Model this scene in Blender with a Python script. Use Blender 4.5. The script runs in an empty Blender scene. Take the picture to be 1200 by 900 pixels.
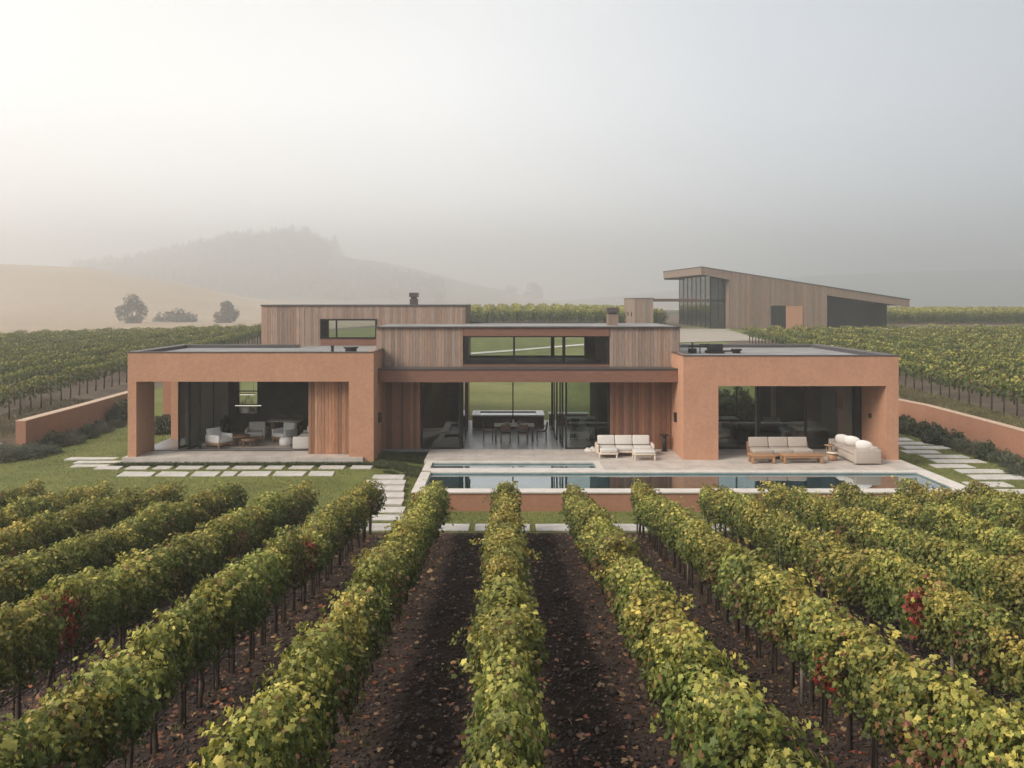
import bpy, bmesh, math, random
import numpy as np
from mathutils import Matrix, Vector, Euler, noise as mnoise

random.seed(7); RNG = np.random.default_rng(7)
SC = bpy.context.scene
COL = SC.collection
R = math.radians

# ------------------------------------------------------------------ camera
CAMZ = 6.45
FPX = 1000.0                       # focal length in pixels of the 1200 px wide photograph
cam_d = bpy.data.cameras.new('camera'); cam = bpy.data.objects.new('camera', cam_d); COL.objects.link(cam)
cam.location = (0, 0, CAMZ); cam.rotation_euler = (R(90), 0, 0)
cam_d.sensor_width = 36; cam_d.lens = 36*FPX/1200
cam_d.shift_x = 8/1200; cam_d.shift_y = -97/1200
cam_d.clip_start = 0.1; cam_d.clip_end = 8000
SC.camera = cam

# ------------------------------------------------------------------ world, sun, exposure
SUN_EL, SUN_AZ = R(36), R(-122)        # azimuth measured from +Y (view direction) to +X; negative = left
w = bpy.data.worlds.new('World'); SC.world = w; w.use_nodes = True
nt = w.node_tree; nt.nodes.clear()
wo = nt.nodes.new('ShaderNodeOutputWorld'); bg = nt.nodes.new('ShaderNodeBackground')
bg.inputs['Strength'].default_value = 0.10
sky = nt.nodes.new('ShaderNodeTexSky'); sky.sky_type = 'NISHITA'; sky.sun_disc = False
sky.sun_elevation = SUN_EL; sky.sun_rotation = SUN_AZ
sky.altitude = 100; sky.air_density = 1.0; sky.dust_density = 5.0; sky.ozone_density = 1.0
hs = nt.nodes.new('ShaderNodeHueSaturation'); hs.inputs['Saturation'].default_value = 0.35
nt.links.new(sky.outputs[0], hs.inputs['Color'])
# overcast layer: brighter and warmer toward the left, with glow added beyond the frame edge to lighten the mist, cooler and darker away from it and towards the horizon
tc = nt.nodes.new('ShaderNodeTexCoord')
dot = nt.nodes.new('ShaderNodeVectorMath'); dot.operation = 'DOT_PRODUCT'
sdir = Vector((math.sin(SUN_AZ)*math.cos(R(12)), math.cos(SUN_AZ)*math.cos(R(12)), math.sin(R(12))))
dot.inputs[1].default_value = Vector((-0.92, 0.30, 0.20)).normalized()
nt.links.new(tc.outputs['Generated'], dot.inputs[0])
ramp = nt.nodes.new('ShaderNodeValToRGB')
mr = nt.nodes.new('ShaderNodeMapRange'); mr.inputs['From Min'].default_value = -1; mr.inputs['From Max'].default_value = 1
nt.links.new(dot.outputs['Value'], mr.inputs['Value']); nt.links.new(mr.outputs[0], ramp.inputs[0])
e = ramp.color_ramp.elements
e[0].position = 0.0; e[0].color = (0.24, 0.28, 0.32, 1)
e[1].position = 1.0; e[1].color = (1.35, 1.28, 1.18, 1)
for p, c in ((0.36, (0.40, 0.435, 0.48, 1)), (0.54, (0.58, 0.62, 0.665, 1)), (0.70, (0.84, 0.845, 0.84, 1)), (0.82, (0.90, 0.885, 0.855, 1)), (0.90, (0.95, 0.92, 0.88, 1))):
    q = e.new(p); q.color = c
sc_ = nt.nodes.new('ShaderNodeVectorMath'); sc_.operation = 'SCALE'; sc_.inputs['Scale'].default_value = 12.5
nt.links.new(ramp.outputs[0], sc_.inputs[0])
sx_ = nt.nodes.new('ShaderNodeSeparateXYZ'); nt.links.new(tc.outputs['Generated'], sx_.inputs[0])
bell = nt.nodes.new('ShaderNodeValToRGB'); bell.color_ramp.interpolation = 'EASE'; nt.links.new(sx_.outputs['Z'], bell.inputs[0])
be = bell.color_ramp.elements; be[0].position = 0.0; be[0].color = (.55, .55, .55, 1); be[1].position = 1.0; be[1].color = (.62, .62, .62, 1)
for p_, v_ in ((0.10, 1.0), (0.19, .86), (0.34, .70)): q = be.new(p_); q.color = (v_, v_, v_, 1)
nzw = nt.nodes.new('ShaderNodeTexNoise'); nzw.inputs['Scale'].default_value = 1.7; nzw.inputs['Detail'].default_value = 4; nzw.inputs['Roughness'].default_value = .45
mpw = nt.nodes.new('ShaderNodeMapping'); mpw.inputs['Scale'].default_value = (1, 1, 3.2); nt.links.new(tc.outputs['Generated'], mpw.inputs[0]); nt.links.new(mpw.outputs[0], nzw.inputs['Vector'])
mrw = nt.nodes.new('ShaderNodeMapRange'); mrw.inputs['From Min'].default_value = .3; mrw.inputs['From Max'].default_value = .7; mrw.inputs['To Min'].default_value = 13.5; mrw.inputs['To Max'].default_value = 15.0
nt.links.new(nzw.outputs['Fac'], mrw.inputs['Value'])
mlw = nt.nodes.new('ShaderNodeMath'); mlw.operation = 'MULTIPLY'; nt.links.new(bell.outputs[0], mlw.inputs[0]); nt.links.new(mrw.outputs[0], mlw.inputs[1]); nt.links.new(mlw.outputs[0], sc_.inputs['Scale'])
mx = nt.nodes.new('ShaderNodeMix'); mx.data_type = 'RGBA'; mx.inputs[0].default_value = 0.86
nt.links.new(hs.outputs[0], mx.inputs[6]); nt.links.new(sc_.outputs[0], mx.inputs[7])
nt.links.new(mx.outputs[2], bg.inputs['Color']); nt.links.new(bg.outputs[0], wo.inputs[0])

sun_d = bpy.data.lights.new('sun', 'SUN'); sun = bpy.data.objects.new('sun', sun_d); COL.objects.link(sun)
sun_d.energy = 2.7; sun_d.angle = R(26); sun_d.color = (1.0, 0.90, 0.78)
sv = Vector((math.sin(SUN_AZ)*math.cos(SUN_EL), math.cos(SUN_AZ)*math.cos(SUN_EL), math.sin(SUN_EL)))
sun.rotation_euler = sv.to_track_quat('Z', 'Y').to_euler()

SC.view_settings.view_transform = 'Standard'; SC.view_settings.look = 'None'
SC.view_settings.gamma = 1; SC.view_settings.use_curve_mapping = False
SC.view_settings.exposure = 0.49
SC.render.engine = 'CYCLES'
cy = SC.cycles
cy.use_denoising = True; cy.max_bounces = 7; cy.diffuse_bounces = 3; cy.glossy_bounces = 4
cy.transmission_bounces = 4; cy.transparent_max_bounces = 14; cy.volume_bounces = 2
cy.caustics_reflective = False; cy.caustics_refractive = False

# ------------------------------------------------------------------ materials
def new_mat(name):
    m = bpy.data.materials.new(name); m.use_nodes = True
    return m, m.node_tree, m.node_tree.nodes['Principled BSDF']

def N(t, typ, **kw):
    n = t.nodes.new(typ)
    for k, v in kw.items(): setattr(n, k, v)
    return n

def rgb(c): return (c[0], c[1], c[2], 1)

def mat_plain(name, col, rough=0.7, metal=0.0, vary=0.0, scale=3.0, bump=0.0, bscale=40.0, stretch=(1, 1, 1), col2=None, attr=None, spec=0.5):
    """noise-mottled base colour with optional bump; attr names a per-vertex colour multiplying it"""
    m, t, b = new_mat(name)
    b.inputs['Roughness'].default_value = rough; b.inputs['Metallic'].default_value = metal
    b.inputs['Specular IOR Level'].default_value = spec
    tcn = N(t, 'ShaderNodeTexCoord'); mp = N(t, 'ShaderNodeMapping'); mp.inputs['Scale'].default_value = stretch
    t.links.new(tcn.outputs['Object'], mp.inputs[0])
    n1 = N(t, 'ShaderNodeTexNoise'); n1.inputs['Scale'].default_value = scale; n1.inputs['Detail'].default_value = 7; n1.inputs['Roughness'].default_value = 0.62
    t.links.new(mp.outputs[0], n1.inputs['Vector'])
    cr = N(t, 'ShaderNodeValToRGB')
    c2 = col2 if col2 else tuple(min(1, c*(1+vary)) for c in col)
    c1 = tuple(c*(1-vary) for c in col) if not col2 else col
    cr.color_ramp.elements[0].position = 0.32; cr.color_ramp.elements[0].color = rgb(c1)
    cr.color_ramp.elements[1].position = 0.68; cr.color_ramp.elements[1].color = rgb(c2)
    t.links.new(n1.outputs['Fac'], cr.inputs[0])
    out = cr.outputs[0]
    if attr:
        at = N(t, 'ShaderNodeAttribute', attribute_name=attr)
        mm = N(t, 'ShaderNodeMix', data_type='RGBA', blend_type='MULTIPLY'); mm.inputs[0].default_value = 1
        t.links.new(out, mm.inputs[6]); t.links.new(at.outputs['Color'], mm.inputs[7]); out = mm.outputs[2]
    t.links.new(out, b.inputs['Base Color'])
    if bump > 0:
        n2 = N(t, 'ShaderNodeTexNoise'); n2.inputs['Scale'].default_value = bscale; n2.inputs['Detail'].default_value = 5
        t.links.new(mp.outputs[0], n2.inputs['Vector'])
        bp = N(t, 'ShaderNodeBump'); bp.inputs['Strength'].default_value = bump; bp.inputs['Distance'].default_value = 0.02
        t.links.new(n2.outputs['Fac'], bp.inputs['Height']); t.links.new(bp.outputs[0], b.inputs['Normal'])
    return m

def mat_stucco(name, col):
    m, t, b = new_mat(name); b.inputs['Roughness'].default_value = 0.9; b.inputs['Specular IOR Level'].default_value = 0.2
    tcn = N(t, 'ShaderNodeTexCoord')
    n1 = N(t, 'ShaderNodeTexNoise'); n1.inputs['Scale'].default_value = 0.9; n1.inputs['Detail'].default_value = 8; n1.inputs['Roughness'].default_value = 0.65
    n3 = N(t, 'ShaderNodeTexNoise'); n3.inputs['Scale'].default_value = 9; n3.inputs['Detail'].default_value = 6
    mp = N(t, 'ShaderNodeMapping'); mp.inputs['Scale'].default_value = (3.0, 3.0, 0.35)   # rain streaks
    n4 = N(t, 'ShaderNodeTexNoise'); n4.inputs['Scale'].default_value = 1.2; n4.inputs['Detail'].default_value = 5
    t.links.new(tcn.outputs['Object'], n1.inputs['Vector']); t.links.new(tcn.outputs['Object'], n3.inputs['Vector'])
    t.links.new(tcn.outputs['Object'], mp.inputs[0]); t.links.new(mp.outputs[0], n4.inputs['Vector'])
    a1 = N(t, 'ShaderNodeMath', operation='ADD'); a2 = N(t, 'ShaderNodeMath', operation='MULTIPLY_ADD'); a2.inputs[1].default_value = 0.35
    t.links.new(n1.outputs['Fac'], a1.inputs[0]); t.links.new(n4.outputs['Fac'], a2.inputs[0]); t.links.new(n3.outputs['Fac'], a1.inputs[1])
    t.links.new(a1.outputs[0], a2.inputs[2])
    cr = N(t, 'ShaderNodeValToRGB'); cr.color_ramp.elements[0].position = 0.0; cr.color_ramp.elements[1].position = 1.0
    mrr = N(t, 'ShaderNodeMapRange'); mrr.inputs['From Min'].default_value = 0.85; mrr.inputs['From Max'].default_value = 1.5
    t.links.new(a2.outputs[0], mrr.inputs['Value']); t.links.new(mrr.outputs[0], cr.inputs[0])
    cr.color_ramp.elements[0].color = rgb([c*0.86 for c in col]); cr.color_ramp.elements[1].color = rgb([c*1.12 for c in col])
    t.links.new(cr.outputs[0], b.inputs['Base Color'])
    n2 = N(t, 'ShaderNodeTexNoise'); n2.inputs['Scale'].default_value = 60; n2.inputs['Detail'].default_value = 4
    t.links.new(tcn.outputs['Object'], n2.inputs['Vector'])
    bp = N(t, 'ShaderNodeBump'); bp.inputs['Strength'].default_value = 0.35; bp.inputs['Distance'].default_value = 0.01
    t.links.new(n2.outputs['Fac'], bp.inputs['Height']); t.links.new(bp.outputs[0], b.inputs['Normal'])
    return m

def mat_glass(name, tint=(0.82, 0.86, 0.84), base=0.05):
    m = bpy.data.materials.new(name); m.use_nodes = True; t = m.node_tree; t.nodes.clear()
    o = N(t, 'ShaderNodeOutputMaterial'); mix = N(t, 'ShaderNodeMixShader')
    tr = N(t, 'ShaderNodeBsdfTransparent'); tr.inputs[0].default_value = rgb(tint)
    gl = N(t, 'ShaderNodeBsdfGlossy'); gl.inputs['Roughness'].default_value = 0.01; gl.inputs['Color'].default_value = (0.95, 0.97, 0.97, 1)
    lw = N(t, 'ShaderNodeLayerWeight'); lw.inputs['Blend'].default_value = 0.5
    pw = N(t, 'ShaderNodeMath', operation='POWER'); pw.inputs[1].default_value = 4
    ma = N(t, 'ShaderNodeMath', operation='MULTIPLY_ADD'); ma.inputs[1].default_value = 0.9; ma.inputs[2].default_value = base
    t.links.new(lw.outputs['Facing'], pw.inputs[0]); t.links.new(pw.outputs[0], ma.inputs[0]); t.links.new(ma.outputs[0], mix.inputs[0])
    t.links.new(tr.outputs[0], mix.inputs[1]); t.links.new(gl.outputs[0], mix.inputs[2]); t.links.new(mix.outputs[0], o.inputs[0])
    return m

def mat_water(name):
    m = bpy.data.materials.new(name); m.use_nodes = True; t = m.node_tree; t.nodes.clear()
    o = N(t, 'ShaderNodeOutputMaterial'); mix = N(t, 'ShaderNodeMixShader')
    tr = N(t, 'ShaderNodeBsdfTransparent'); tr.inputs[0].default_value = (0.30, 0.50, 0.53, 1)
    gl = N(t, 'ShaderNodeBsdfGlossy'); gl.inputs['Roughness'].default_value = 0.015; gl.inputs['Color'].default_value = (0.9, 0.93, 0.95, 1)
    tcn = N(t, 'ShaderNodeTexCoord'); n = N(t, 'ShaderNodeTexNoise'); n.inputs['Scale'].default_value = 2.6; n.inputs['Detail'].default_value = 2
    t.links.new(tcn.outputs['Object'], n.inputs['Vector'])
    bp = N(t, 'ShaderNodeBump'); bp.inputs['Strength'].default_value = 0.05; bp.inputs['Distance'].default_value = 0.02
    t.links.new(n.outputs['Fac'], bp.inputs['Height'])
    lw = N(t, 'ShaderNodeLayerWeight'); lw.inputs['Blend'].default_value = 0.5
    pw = N(t, 'ShaderNodeMath', operation='POWER'); pw.inputs[1].default_value = 2.5
    ma = N(t, 'ShaderNodeMath', operation='MULTIPLY_ADD'); ma.inputs[1].default_value = 0.96; ma.inputs[2].default_value = 0.03
    t.links.new(bp.outputs[0], gl.inputs['Normal'])
    t.links.new(lw.outputs['Facing'], pw.inputs[0]); t.links.new(pw.outputs[0], ma.inputs[0]); t.links.new(ma.outputs[0], mix.inputs[0])
    t.links.new(tr.outputs[0], mix.inputs[1]); t.links.new(gl.outputs[0], mix.inputs[2]); t.links.new(mix.outputs[0], o.inputs[0])
    return m

def mat_tiles(name, c1, c2, w_, h_, joint, rough=0.55, jw=0.012, off=0.5):
    m, t, b = new_mat(name); b.inputs['Roughness'].default_value = rough
    tcn = N(t, 'ShaderNodeTexCoord'); br = N(t, 'ShaderNodeTexBrick'); br.offset = off
    br.inputs['Scale'].default_value = 1; br.inputs['Brick Width'].default_value = w_; br.inputs['Row Height'].default_value = h_
    br.inputs['Mortar Size'].default_value = jw; br.inputs['Color1'].default_value = rgb(c1); br.inputs['Color2'].default_value = rgb(c2)
    br.inputs['Mortar'].default_value = rgb(joint); br.inputs['Bias'].default_value = 0
    t.links.new(tcn.outputs['Object'], br.inputs['Vector'])
    n = N(t, 'ShaderNodeTexNoise'); n.inputs['Scale'].default_value = 1.6; n.inputs['Detail'].default_value = 8
    t.links.new(tcn.outputs['Object'], n.inputs['Vector'])
    cr = N(t, 'ShaderNodeValToRGB'); cr.color_ramp.elements[0].position = 0.3; cr.color_ramp.elements[0].color = (0.78, 0.77, 0.75, 1); cr.color_ramp.elements[1].position = 0.7; cr.color_ramp.elements[1].color = (1.08, 1.07, 1.06, 1)
    t.links.new(n.outputs['Fac'], cr.inputs[0])
    mm = N(t, 'ShaderNodeMix', data_type='RGBA', blend_type='MULTIPLY'); mm.inputs[0].default_value = 1
    t.links.new(br.outputs['Color'], mm.inputs[6]); t.links.new(cr.outputs[0], mm.inputs[7]); t.links.new(mm.outputs[2], b.inputs['Base Color'])
    bp = N(t, 'ShaderNodeBump'); bp.inputs['Strength'].default_value = 0.4; bp.inputs['Distance'].default_value = 0.004; bp.invert = True
    t.links.new(br.outputs['Fac'], bp.inputs['Height']); t.links.new(bp.outputs[0], b.inputs['Normal'])
    return m

def mat_leaf(name, gain=(1, 1, 1), objvar=0.25, trans=0.3):
    m = bpy.data.materials.new(name); m.use_nodes = True; t = m.node_tree; t.nodes.clear()
    o = N(t, 'ShaderNodeOutputMaterial'); mix = N(t, 'ShaderNodeMixShader'); mix.inputs[0].default_value = trans
    p = N(t, 'ShaderNodeBsdfPrincipled'); p.inputs['Roughness'].default_value = 0.55; p.inputs['Specular IOR Level'].default_value = 0.35
    tl = N(t, 'ShaderNodeBsdfTranslucent')
    at = N(t, 'ShaderNodeAttribute', attribute_name='tint')
    oi = N(t, 'ShaderNodeObjectInfo')
    mr_ = N(t, 'ShaderNodeMapRange'); mr_.inputs['To Min'].default_value = 1-objvar; mr_.inputs['To Max'].default_value = 1+objvar
    t.links.new(oi.outputs['Random'], mr_.inputs['Value'])
    sc = N(t, 'ShaderNodeVectorMath', operation='SCALE'); t.links.new(at.outputs['Color'], sc.inputs[0]); t.links.new(mr_.outputs[0], sc.inputs['Scale'])
    ml = N(t, 'ShaderNodeVectorMath', operation='MULTIPLY'); ml.inputs[1].default_value = gain
    if objvar:
        m7 = N(t, 'ShaderNodeMath', operation='MULTIPLY'); m7.inputs[1].default_value = 13.7; t.links.new(oi.outputs['Random'], m7.inputs[0])
        fr7 = N(t, 'ShaderNodeMath', operation='FRACT'); t.links.new(m7.outputs[0], fr7.inputs[0])
        mx7 = N(t, 'ShaderNodeMapRange'); mx7.inputs['To Min'].default_value = .92; mx7.inputs['To Max'].default_value = 1.17; t.links.new(fr7.outputs[0], mx7.inputs['Value'])
        cb7 = N(t, 'ShaderNodeCombineXYZ'); cb7.inputs[1].default_value = 1; cb7.inputs[2].default_value = 1; t.links.new(mx7.outputs[0], cb7.inputs[0]); t.links.new(cb7.outputs[0], ml.inputs[1])
    t.links.new(sc.outputs[0], ml.inputs[0]); t.links.new(ml.outputs[0], p.inputs['Base Color']); t.links.new(ml.outputs[0], tl.inputs['Color'])
    t.links.new(p.outputs[0], mix.inputs[1]); t.links.new(tl.outputs[0], mix.inputs[2]); t.links.new(mix.outputs[0], o.inputs[0])
    return m

def mat_emit(name, col, s):
    m, t, b = new_mat(name)
    b.inputs['Base Color'].default_value = rgb(col); b.inputs['Emission Color'].default_value = rgb(col); b.inputs['Emission Strength'].default_value = s
    return m

TERRA = (0.475, 0.258, 0.165)
M = dict(
    stucco=mat_stucco('terracotta_render', TERRA),
    stucco_wall=mat_stucco('garden_wall_render', (0.36, 0.185, 0.120)),
    wood_red=mat_plain('red_cedar', (0.225, 0.105, 0.060), 0.65, vary=0.28, scale=5, stretch=(6, 6, 0.5), bump=0.3, bscale=14, attr='tint'),
    wood_grey=mat_plain('weathered_cedar', (0.305, 0.215, 0.165), 0.8, vary=0.22, scale=5, stretch=(6, 6, 0.5), bump=0.3, bscale=14, attr='tint'),
    wood_barn=mat_plain('barn_cedar', (0.23, 0.165, 0.13), 0.85, vary=0.2, scale=3, stretch=(4, 4, 0.4), bump=0.2, bscale=10, attr='tint'),
    fascia=mat_plain('stained_fascia_board', (0.20, 0.095, 0.062), 0.6, vary=0.2, scale=4, stretch=(0.6, 6, 6), bump=0.2, bscale=14),
    teak=mat_plain('teak', (0.36, 0.20, 0.11), 0.6, vary=0.2, scale=6, stretch=(2, 2, 2), bump=0.15),
    screen=mat_plain('cedar_screen', (0.33, 0.165, 0.095), 0.6, vary=0.25, scale=5, stretch=(6, 6, 0.5), bump=0.3, bscale=14, attr='tint'),
    wall_cap=mat_plain('pale_terracotta_cap', (0.52, 0.37, 0.27), 0.85, vary=0.12, scale=4),
    pale_wood=mat_plain('pale_ash', (0.62, 0.52, 0.42), 0.6, vary=0.1, scale=6),
    dark_wood=mat_plain('dark_stained_wood', (0.09, 0.05, 0.035), 0.55, vary=0.25, scale=6),
    metal=mat_plain('dark_bronze_metal', (0.030, 0.026, 0.023), 0.45, metal=0.6, vary=0.15, scale=3),
    black=mat_plain('black_metal', (0.018, 0.018, 0.018), 0.5, metal=0.3, vary=0.1),
    cap=mat_plain('zinc_edge', (0.12, 0.105, 0.10), 0.5, metal=0.5, vary=0.1),
    roof=mat_plain('grey_roof_membrane', (0.27, 0.265, 0.26), 0.95, spec=0.08, vary=0.22, scale=0.8, bump=0.3, bscale=60),
    roof_dark=mat_plain('dark_roof_membrane', (0.07, 0.07, 0.078), 0.8, vary=0.2, scale=1.2),
    glass=mat_glass('window_glass', (0.93, 0.95, 0.94), 0.03),
    glass_dark=mat_glass('tinted_glass', (0.80, 0.84, 0.82), 0.045),
    water=mat_water('pool_water'),
    tile=mat_tiles('pool_tile', (0.13, 0.26, 0.29), (0.17, 0.31, 0.34), 0.15, 0.15, (0.08, 0.14, 0.15), 0.3, 0.006, 0),
    deck=mat_tiles('travertine_deck', (0.58, 0.52, 0.47), (0.51, 0.46, 0.42), 1.2, 0.6, (0.33, 0.29, 0.26), 0.6, 0.008),
    coping=mat_plain('pale_stone_coping', (0.62, 0.57, 0.52), 0.6, vary=0.12, scale=2.5, bump=0.15),
    floor_in=mat_tiles('polished_stone_floor', (0.23, 0.235, 0.24), (0.20, 0.205, 0.21), 1.2, 0.8, (0.13, 0.13, 0.13), 0.3, 0.006),
    paver=mat_plain('pale_concrete', (0.50, 0.47, 0.43), 0.85, vary=0.14, scale=3, bump=0.4, bscale=30),
    gravel=mat_plain('pale_gravel', (0.34, 0.30, 0.25), 0.95, vary=0.18, scale=3, bump=0.6, bscale=30),
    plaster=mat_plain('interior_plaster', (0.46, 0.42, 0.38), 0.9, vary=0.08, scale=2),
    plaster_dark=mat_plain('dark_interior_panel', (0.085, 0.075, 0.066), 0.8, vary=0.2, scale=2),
    fabric=mat_plain('oatmeal_fabric', (0.60, 0.56, 0.52), 0.95, vary=0.08, scale=20, bump=0.3, bscale=150),
    fabric_tan=mat_plain('taupe_fabric', (0.42, 0.36, 0.31), 0.95, vary=0.08, scale=20, bump=0.3, bscale=150),
    fabric_white=mat_plain('white_fabric', (0.80, 0.77, 0.73), 0.95, vary=0.05, scale=20, bump=0.3, bscale=150),
    fabric_dark=mat_plain('charcoal_fabric', (0.05, 0.048, 0.047), 0.95, vary=0.1, scale=20),
    ceramic=mat_plain('white_ceramic', (0.75, 0.73, 0.70), 0.3, vary=0.03),
    lamp=mat_emit('lit_tube', (1.0, 0.92, 0.78), 0.75),
    bark=mat_plain('vine_bark', (0.052, 0.036, 0.026), 0.95, vary=0.35, scale=14, stretch=(1, 1, 0.35), bump=0.8, bscale=40),
    treebark=mat_plain('tree_bark', (0.10, 0.08, 0.06), 0.95, vary=0.3, scale=6, bump=0.5),
    leaf=mat_leaf('grape_leaf', trans=0.32),
    leaf_far=mat_leaf('distant_leaf', trans=0.25, objvar=0.0),
    leaf_shrub=mat_leaf('shrub_leaf', trans=0.15, objvar=0.2),
    leaf_litter=mat_leaf('fallen_leaf', trans=0.0, objvar=0.0),
    post=mat_plain('weathered_post', (0.24, 0.20, 0.165), 0.9, vary=0.2, scale=8, bump=0.4),
)

# ------------------------------------------------------------------ mesh helpers
class MB:
    """collects shapes; build() links them as ONE mesh object"""
    def __init__(self): self.v = []; self.f = []; self.t = []; self.sm = []; self.g = []
    def add(self, vs, fs, tint=None, smooth=False):
        self.g.append((len(self.v), len(vs), len(self.f), len(fs)))
        o = len(self.v); self.v += [tuple(p) for p in vs]; self.f += [tuple(i+o for i in q) for q in fs]
        self.t += [tint if tint else (1, 1, 1)]*len(vs); self.sm += [smooth]*len(fs); return self
    def clusters(self):
        bb = []
        for v0, n, _, _ in self.g:
            p = np.array([tuple(q) for q in self.v[v0:v0+n]]); bb.append((p.min(0)-.03, p.max(0)+.03))
        par = list(range(len(bb)))
        def f(i):
            while par[i] != i: i = par[i]
            return i
        for i in range(len(bb)):
            for j in range(i):
                if np.all(bb[i][0] <= bb[j][1]) and np.all(bb[j][0] <= bb[i][1]): par[f(i)] = f(j)
        out = {}
        for i, (v0, n, f0, m) in enumerate(self.g):
            c = out.setdefault(f(i), MB())
            c.add(self.v[v0:v0+n], [tuple(k-v0 for k in q) for q in self.f[f0:f0+m]], None, False)
            c.t[-n:] = self.t[v0:v0+n]; c.sm[-m:] = self.sm[f0:f0+m]
        return list(out.values())
    def box(self, x0, x1, y0, y1, z0, z1, tint=None):
        v = [(x0, y0, z0), (x1, y0, z0), (x1, y1, z0), (x0, y1, z0), (x0, y0, z1), (x1, y0, z1), (x1, y1, z1), (x0, y1, z1)]
        return self.add(v, [(0, 3, 2, 1), (4, 5, 6, 7), (0, 1, 5, 4), (1, 2, 6, 5), (2, 3, 7, 6), (3, 0, 4, 7)], tint)
    def rbox(self, x0, x1, y0, y1, z0, z1, r=0.02, seg=2, puff=0.0, M_=None, smooth=True, tint=None):
        bm = bmesh.new(); bmesh.ops.create_cube(bm, size=1)
        cx, cyy, cz = (x0+x1)/2, (y0+y1)/2, (z0+z1)/2
        for v in bm.verts: v.co = Vector((v.co.x*(x1-x0), v.co.y*(y1-y0), v.co.z*(z1-z0)))
        if puff:
            bmesh.ops.subdivide_edges(bm, edges=bm.edges[:], cuts=4, use_grid_fill=True)
            hx, hy, hz = (x1-x0)/2, (y1-y0)/2, (z1-z0)/2
            for v in bm.verts:
                a, b, c = v.co.x/hx, v.co.y/hy, v.co.z/hz
                d = Vector((a*(1-b*b)*(1-c*c), b*(1-a*a)*(1-c*c), c*(1-a*a)*(1-b*b)))
                k = 1-0.10*(a*a*b*b + b*b*c*c + a*a*c*c)/3*2
                v.co = Vector((v.co.x*k, v.co.y*k, v.co.z*k)) + d*puff
        else:
            bmesh.ops.bevel(bm, geom=bm.edges[:], offset=min(r, 0.45*min(x1-x0, y1-y0, z1-z0)), segments=seg, affect='EDGES', profile=0.5)
        bm.verts.index_update()
        vs = [v.co + Vector((cx, cyy, cz)) for v in bm.verts]
        if M_ is not None: vs = [M_ @ p for p in vs]
        self.add(vs, [tuple(v.index for v in f.verts) for f in bm.faces], tint, smooth); bm.free(); return self
    def tube(self, pts, rs, n=8, cap=True, tint=None, smooth=True):
        pts = [Vector(p) for p in pts]
        if not isinstance(rs, (list, tuple)): rs = [rs]*len(pts)
        vs = []; fs = []
        for i, p in enumerate(pts):
            d = (pts[min(i+1, len(pts)-1)]-pts[max(i-1, 0)]).normalized()
            a = d.orthogonal().normalized() if abs(d.z) < 0.95 else (Vector((1, 0, 0))-d*d.x).normalized(); b = d.cross(a)
            for k in range(n):
                q = 2*math.pi*k/n; vs.append(p+(a*math.cos(q)+b*math.sin(q))*rs[i])
        for i in range(len(pts)-1):
            for k in range(n):
                fs.append((i*n+k, i*n+(k+1) % n, (i+1)*n+(k+1) % n, (i+1)*n+k))
        if cap: fs += [tuple(range(n))[::-1], tuple(range((len(pts)-1)*n, len(pts)*n))]
        return self.add(vs, fs, tint, smooth)
    def prism(self, poly, a0, a1, axis='y', tint=None):
        """poly of (u,v) extruded along an axis: y -> (u,a,v); x -> (a,u,v); z -> (u,v,a)"""
        n = len(poly); mk = {'y': lambda u, v, a: (u, a, v), 'x': lambda u, v, a: (a, u, v), 'z': lambda u, v, a: (u, v, a)}[axis]
        vs = [mk(u, v, a0) for u, v in poly]+[mk(u, v, a1) for u, v in poly]
        fs = [tuple(range(n)), tuple(range(2*n-1, n-1, -1))]+[(i, i+n, (i+1) % n+n, (i+1) % n) for i in range(n)]
        return self.add(vs, fs, tint)
    def build(self, name, mat, parent=None, local=False, bevel=0.0, xf=None, _sub=False):
        if name in ('wall', 'column', 'fascia') and len(self.g) > 1 and not _sub:
            cl = self.clusters()
            if len(cl) > 1: return [c.build(name, mat, parent, local, bevel, xf, True) for c in cl][0]
        vs = [Vector(p) for p in self.v]
        if xf is not None: vs = [xf @ p for p in vs]
        if parent is not None and not local:
            off = Vector((0, 0, 0)); q = parent
            Wm = Matrix.Identity(4)
            chain = []
            while q is not None: chain.append(q); q = q.parent
            for q in reversed(chain): Wm = Wm @ Matrix.Translation(q.location) @ q.rotation_euler.to_matrix().to_4x4()
            inv = Wm.inverted(); vs = [inv @ p for p in vs]
        me = bpy.data.meshes.new(name); me.from_pydata([tuple(p) for p in vs], [], self.f)
        a = me.color_attributes.new('tint', 'FLOAT_COLOR', 'POINT')
        a.data.foreach_set('color', np.array([(c[0], c[1], c[2], 1) for c in self.t], dtype=np.float32).ravel())
        me.polygons.foreach_set('use_smooth', self.sm)
        me.materials.append(mat); me.update()
        bm = bmesh.new(); bm.from_mesh(me); bmesh.ops.recalc_face_normals(bm, faces=bm.faces[:]); bm.to_mesh(me); bm.free()
        o = bpy.data.objects.new(name, me); COL.objects.link(o)
        if parent is not None: o.parent = parent
        if bevel:
            md = o.modifiers.new('bevel', 'BEVEL'); md.width = bevel; md.segments = 2; md.limit_method = 'ANGLE'
        return o

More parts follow.
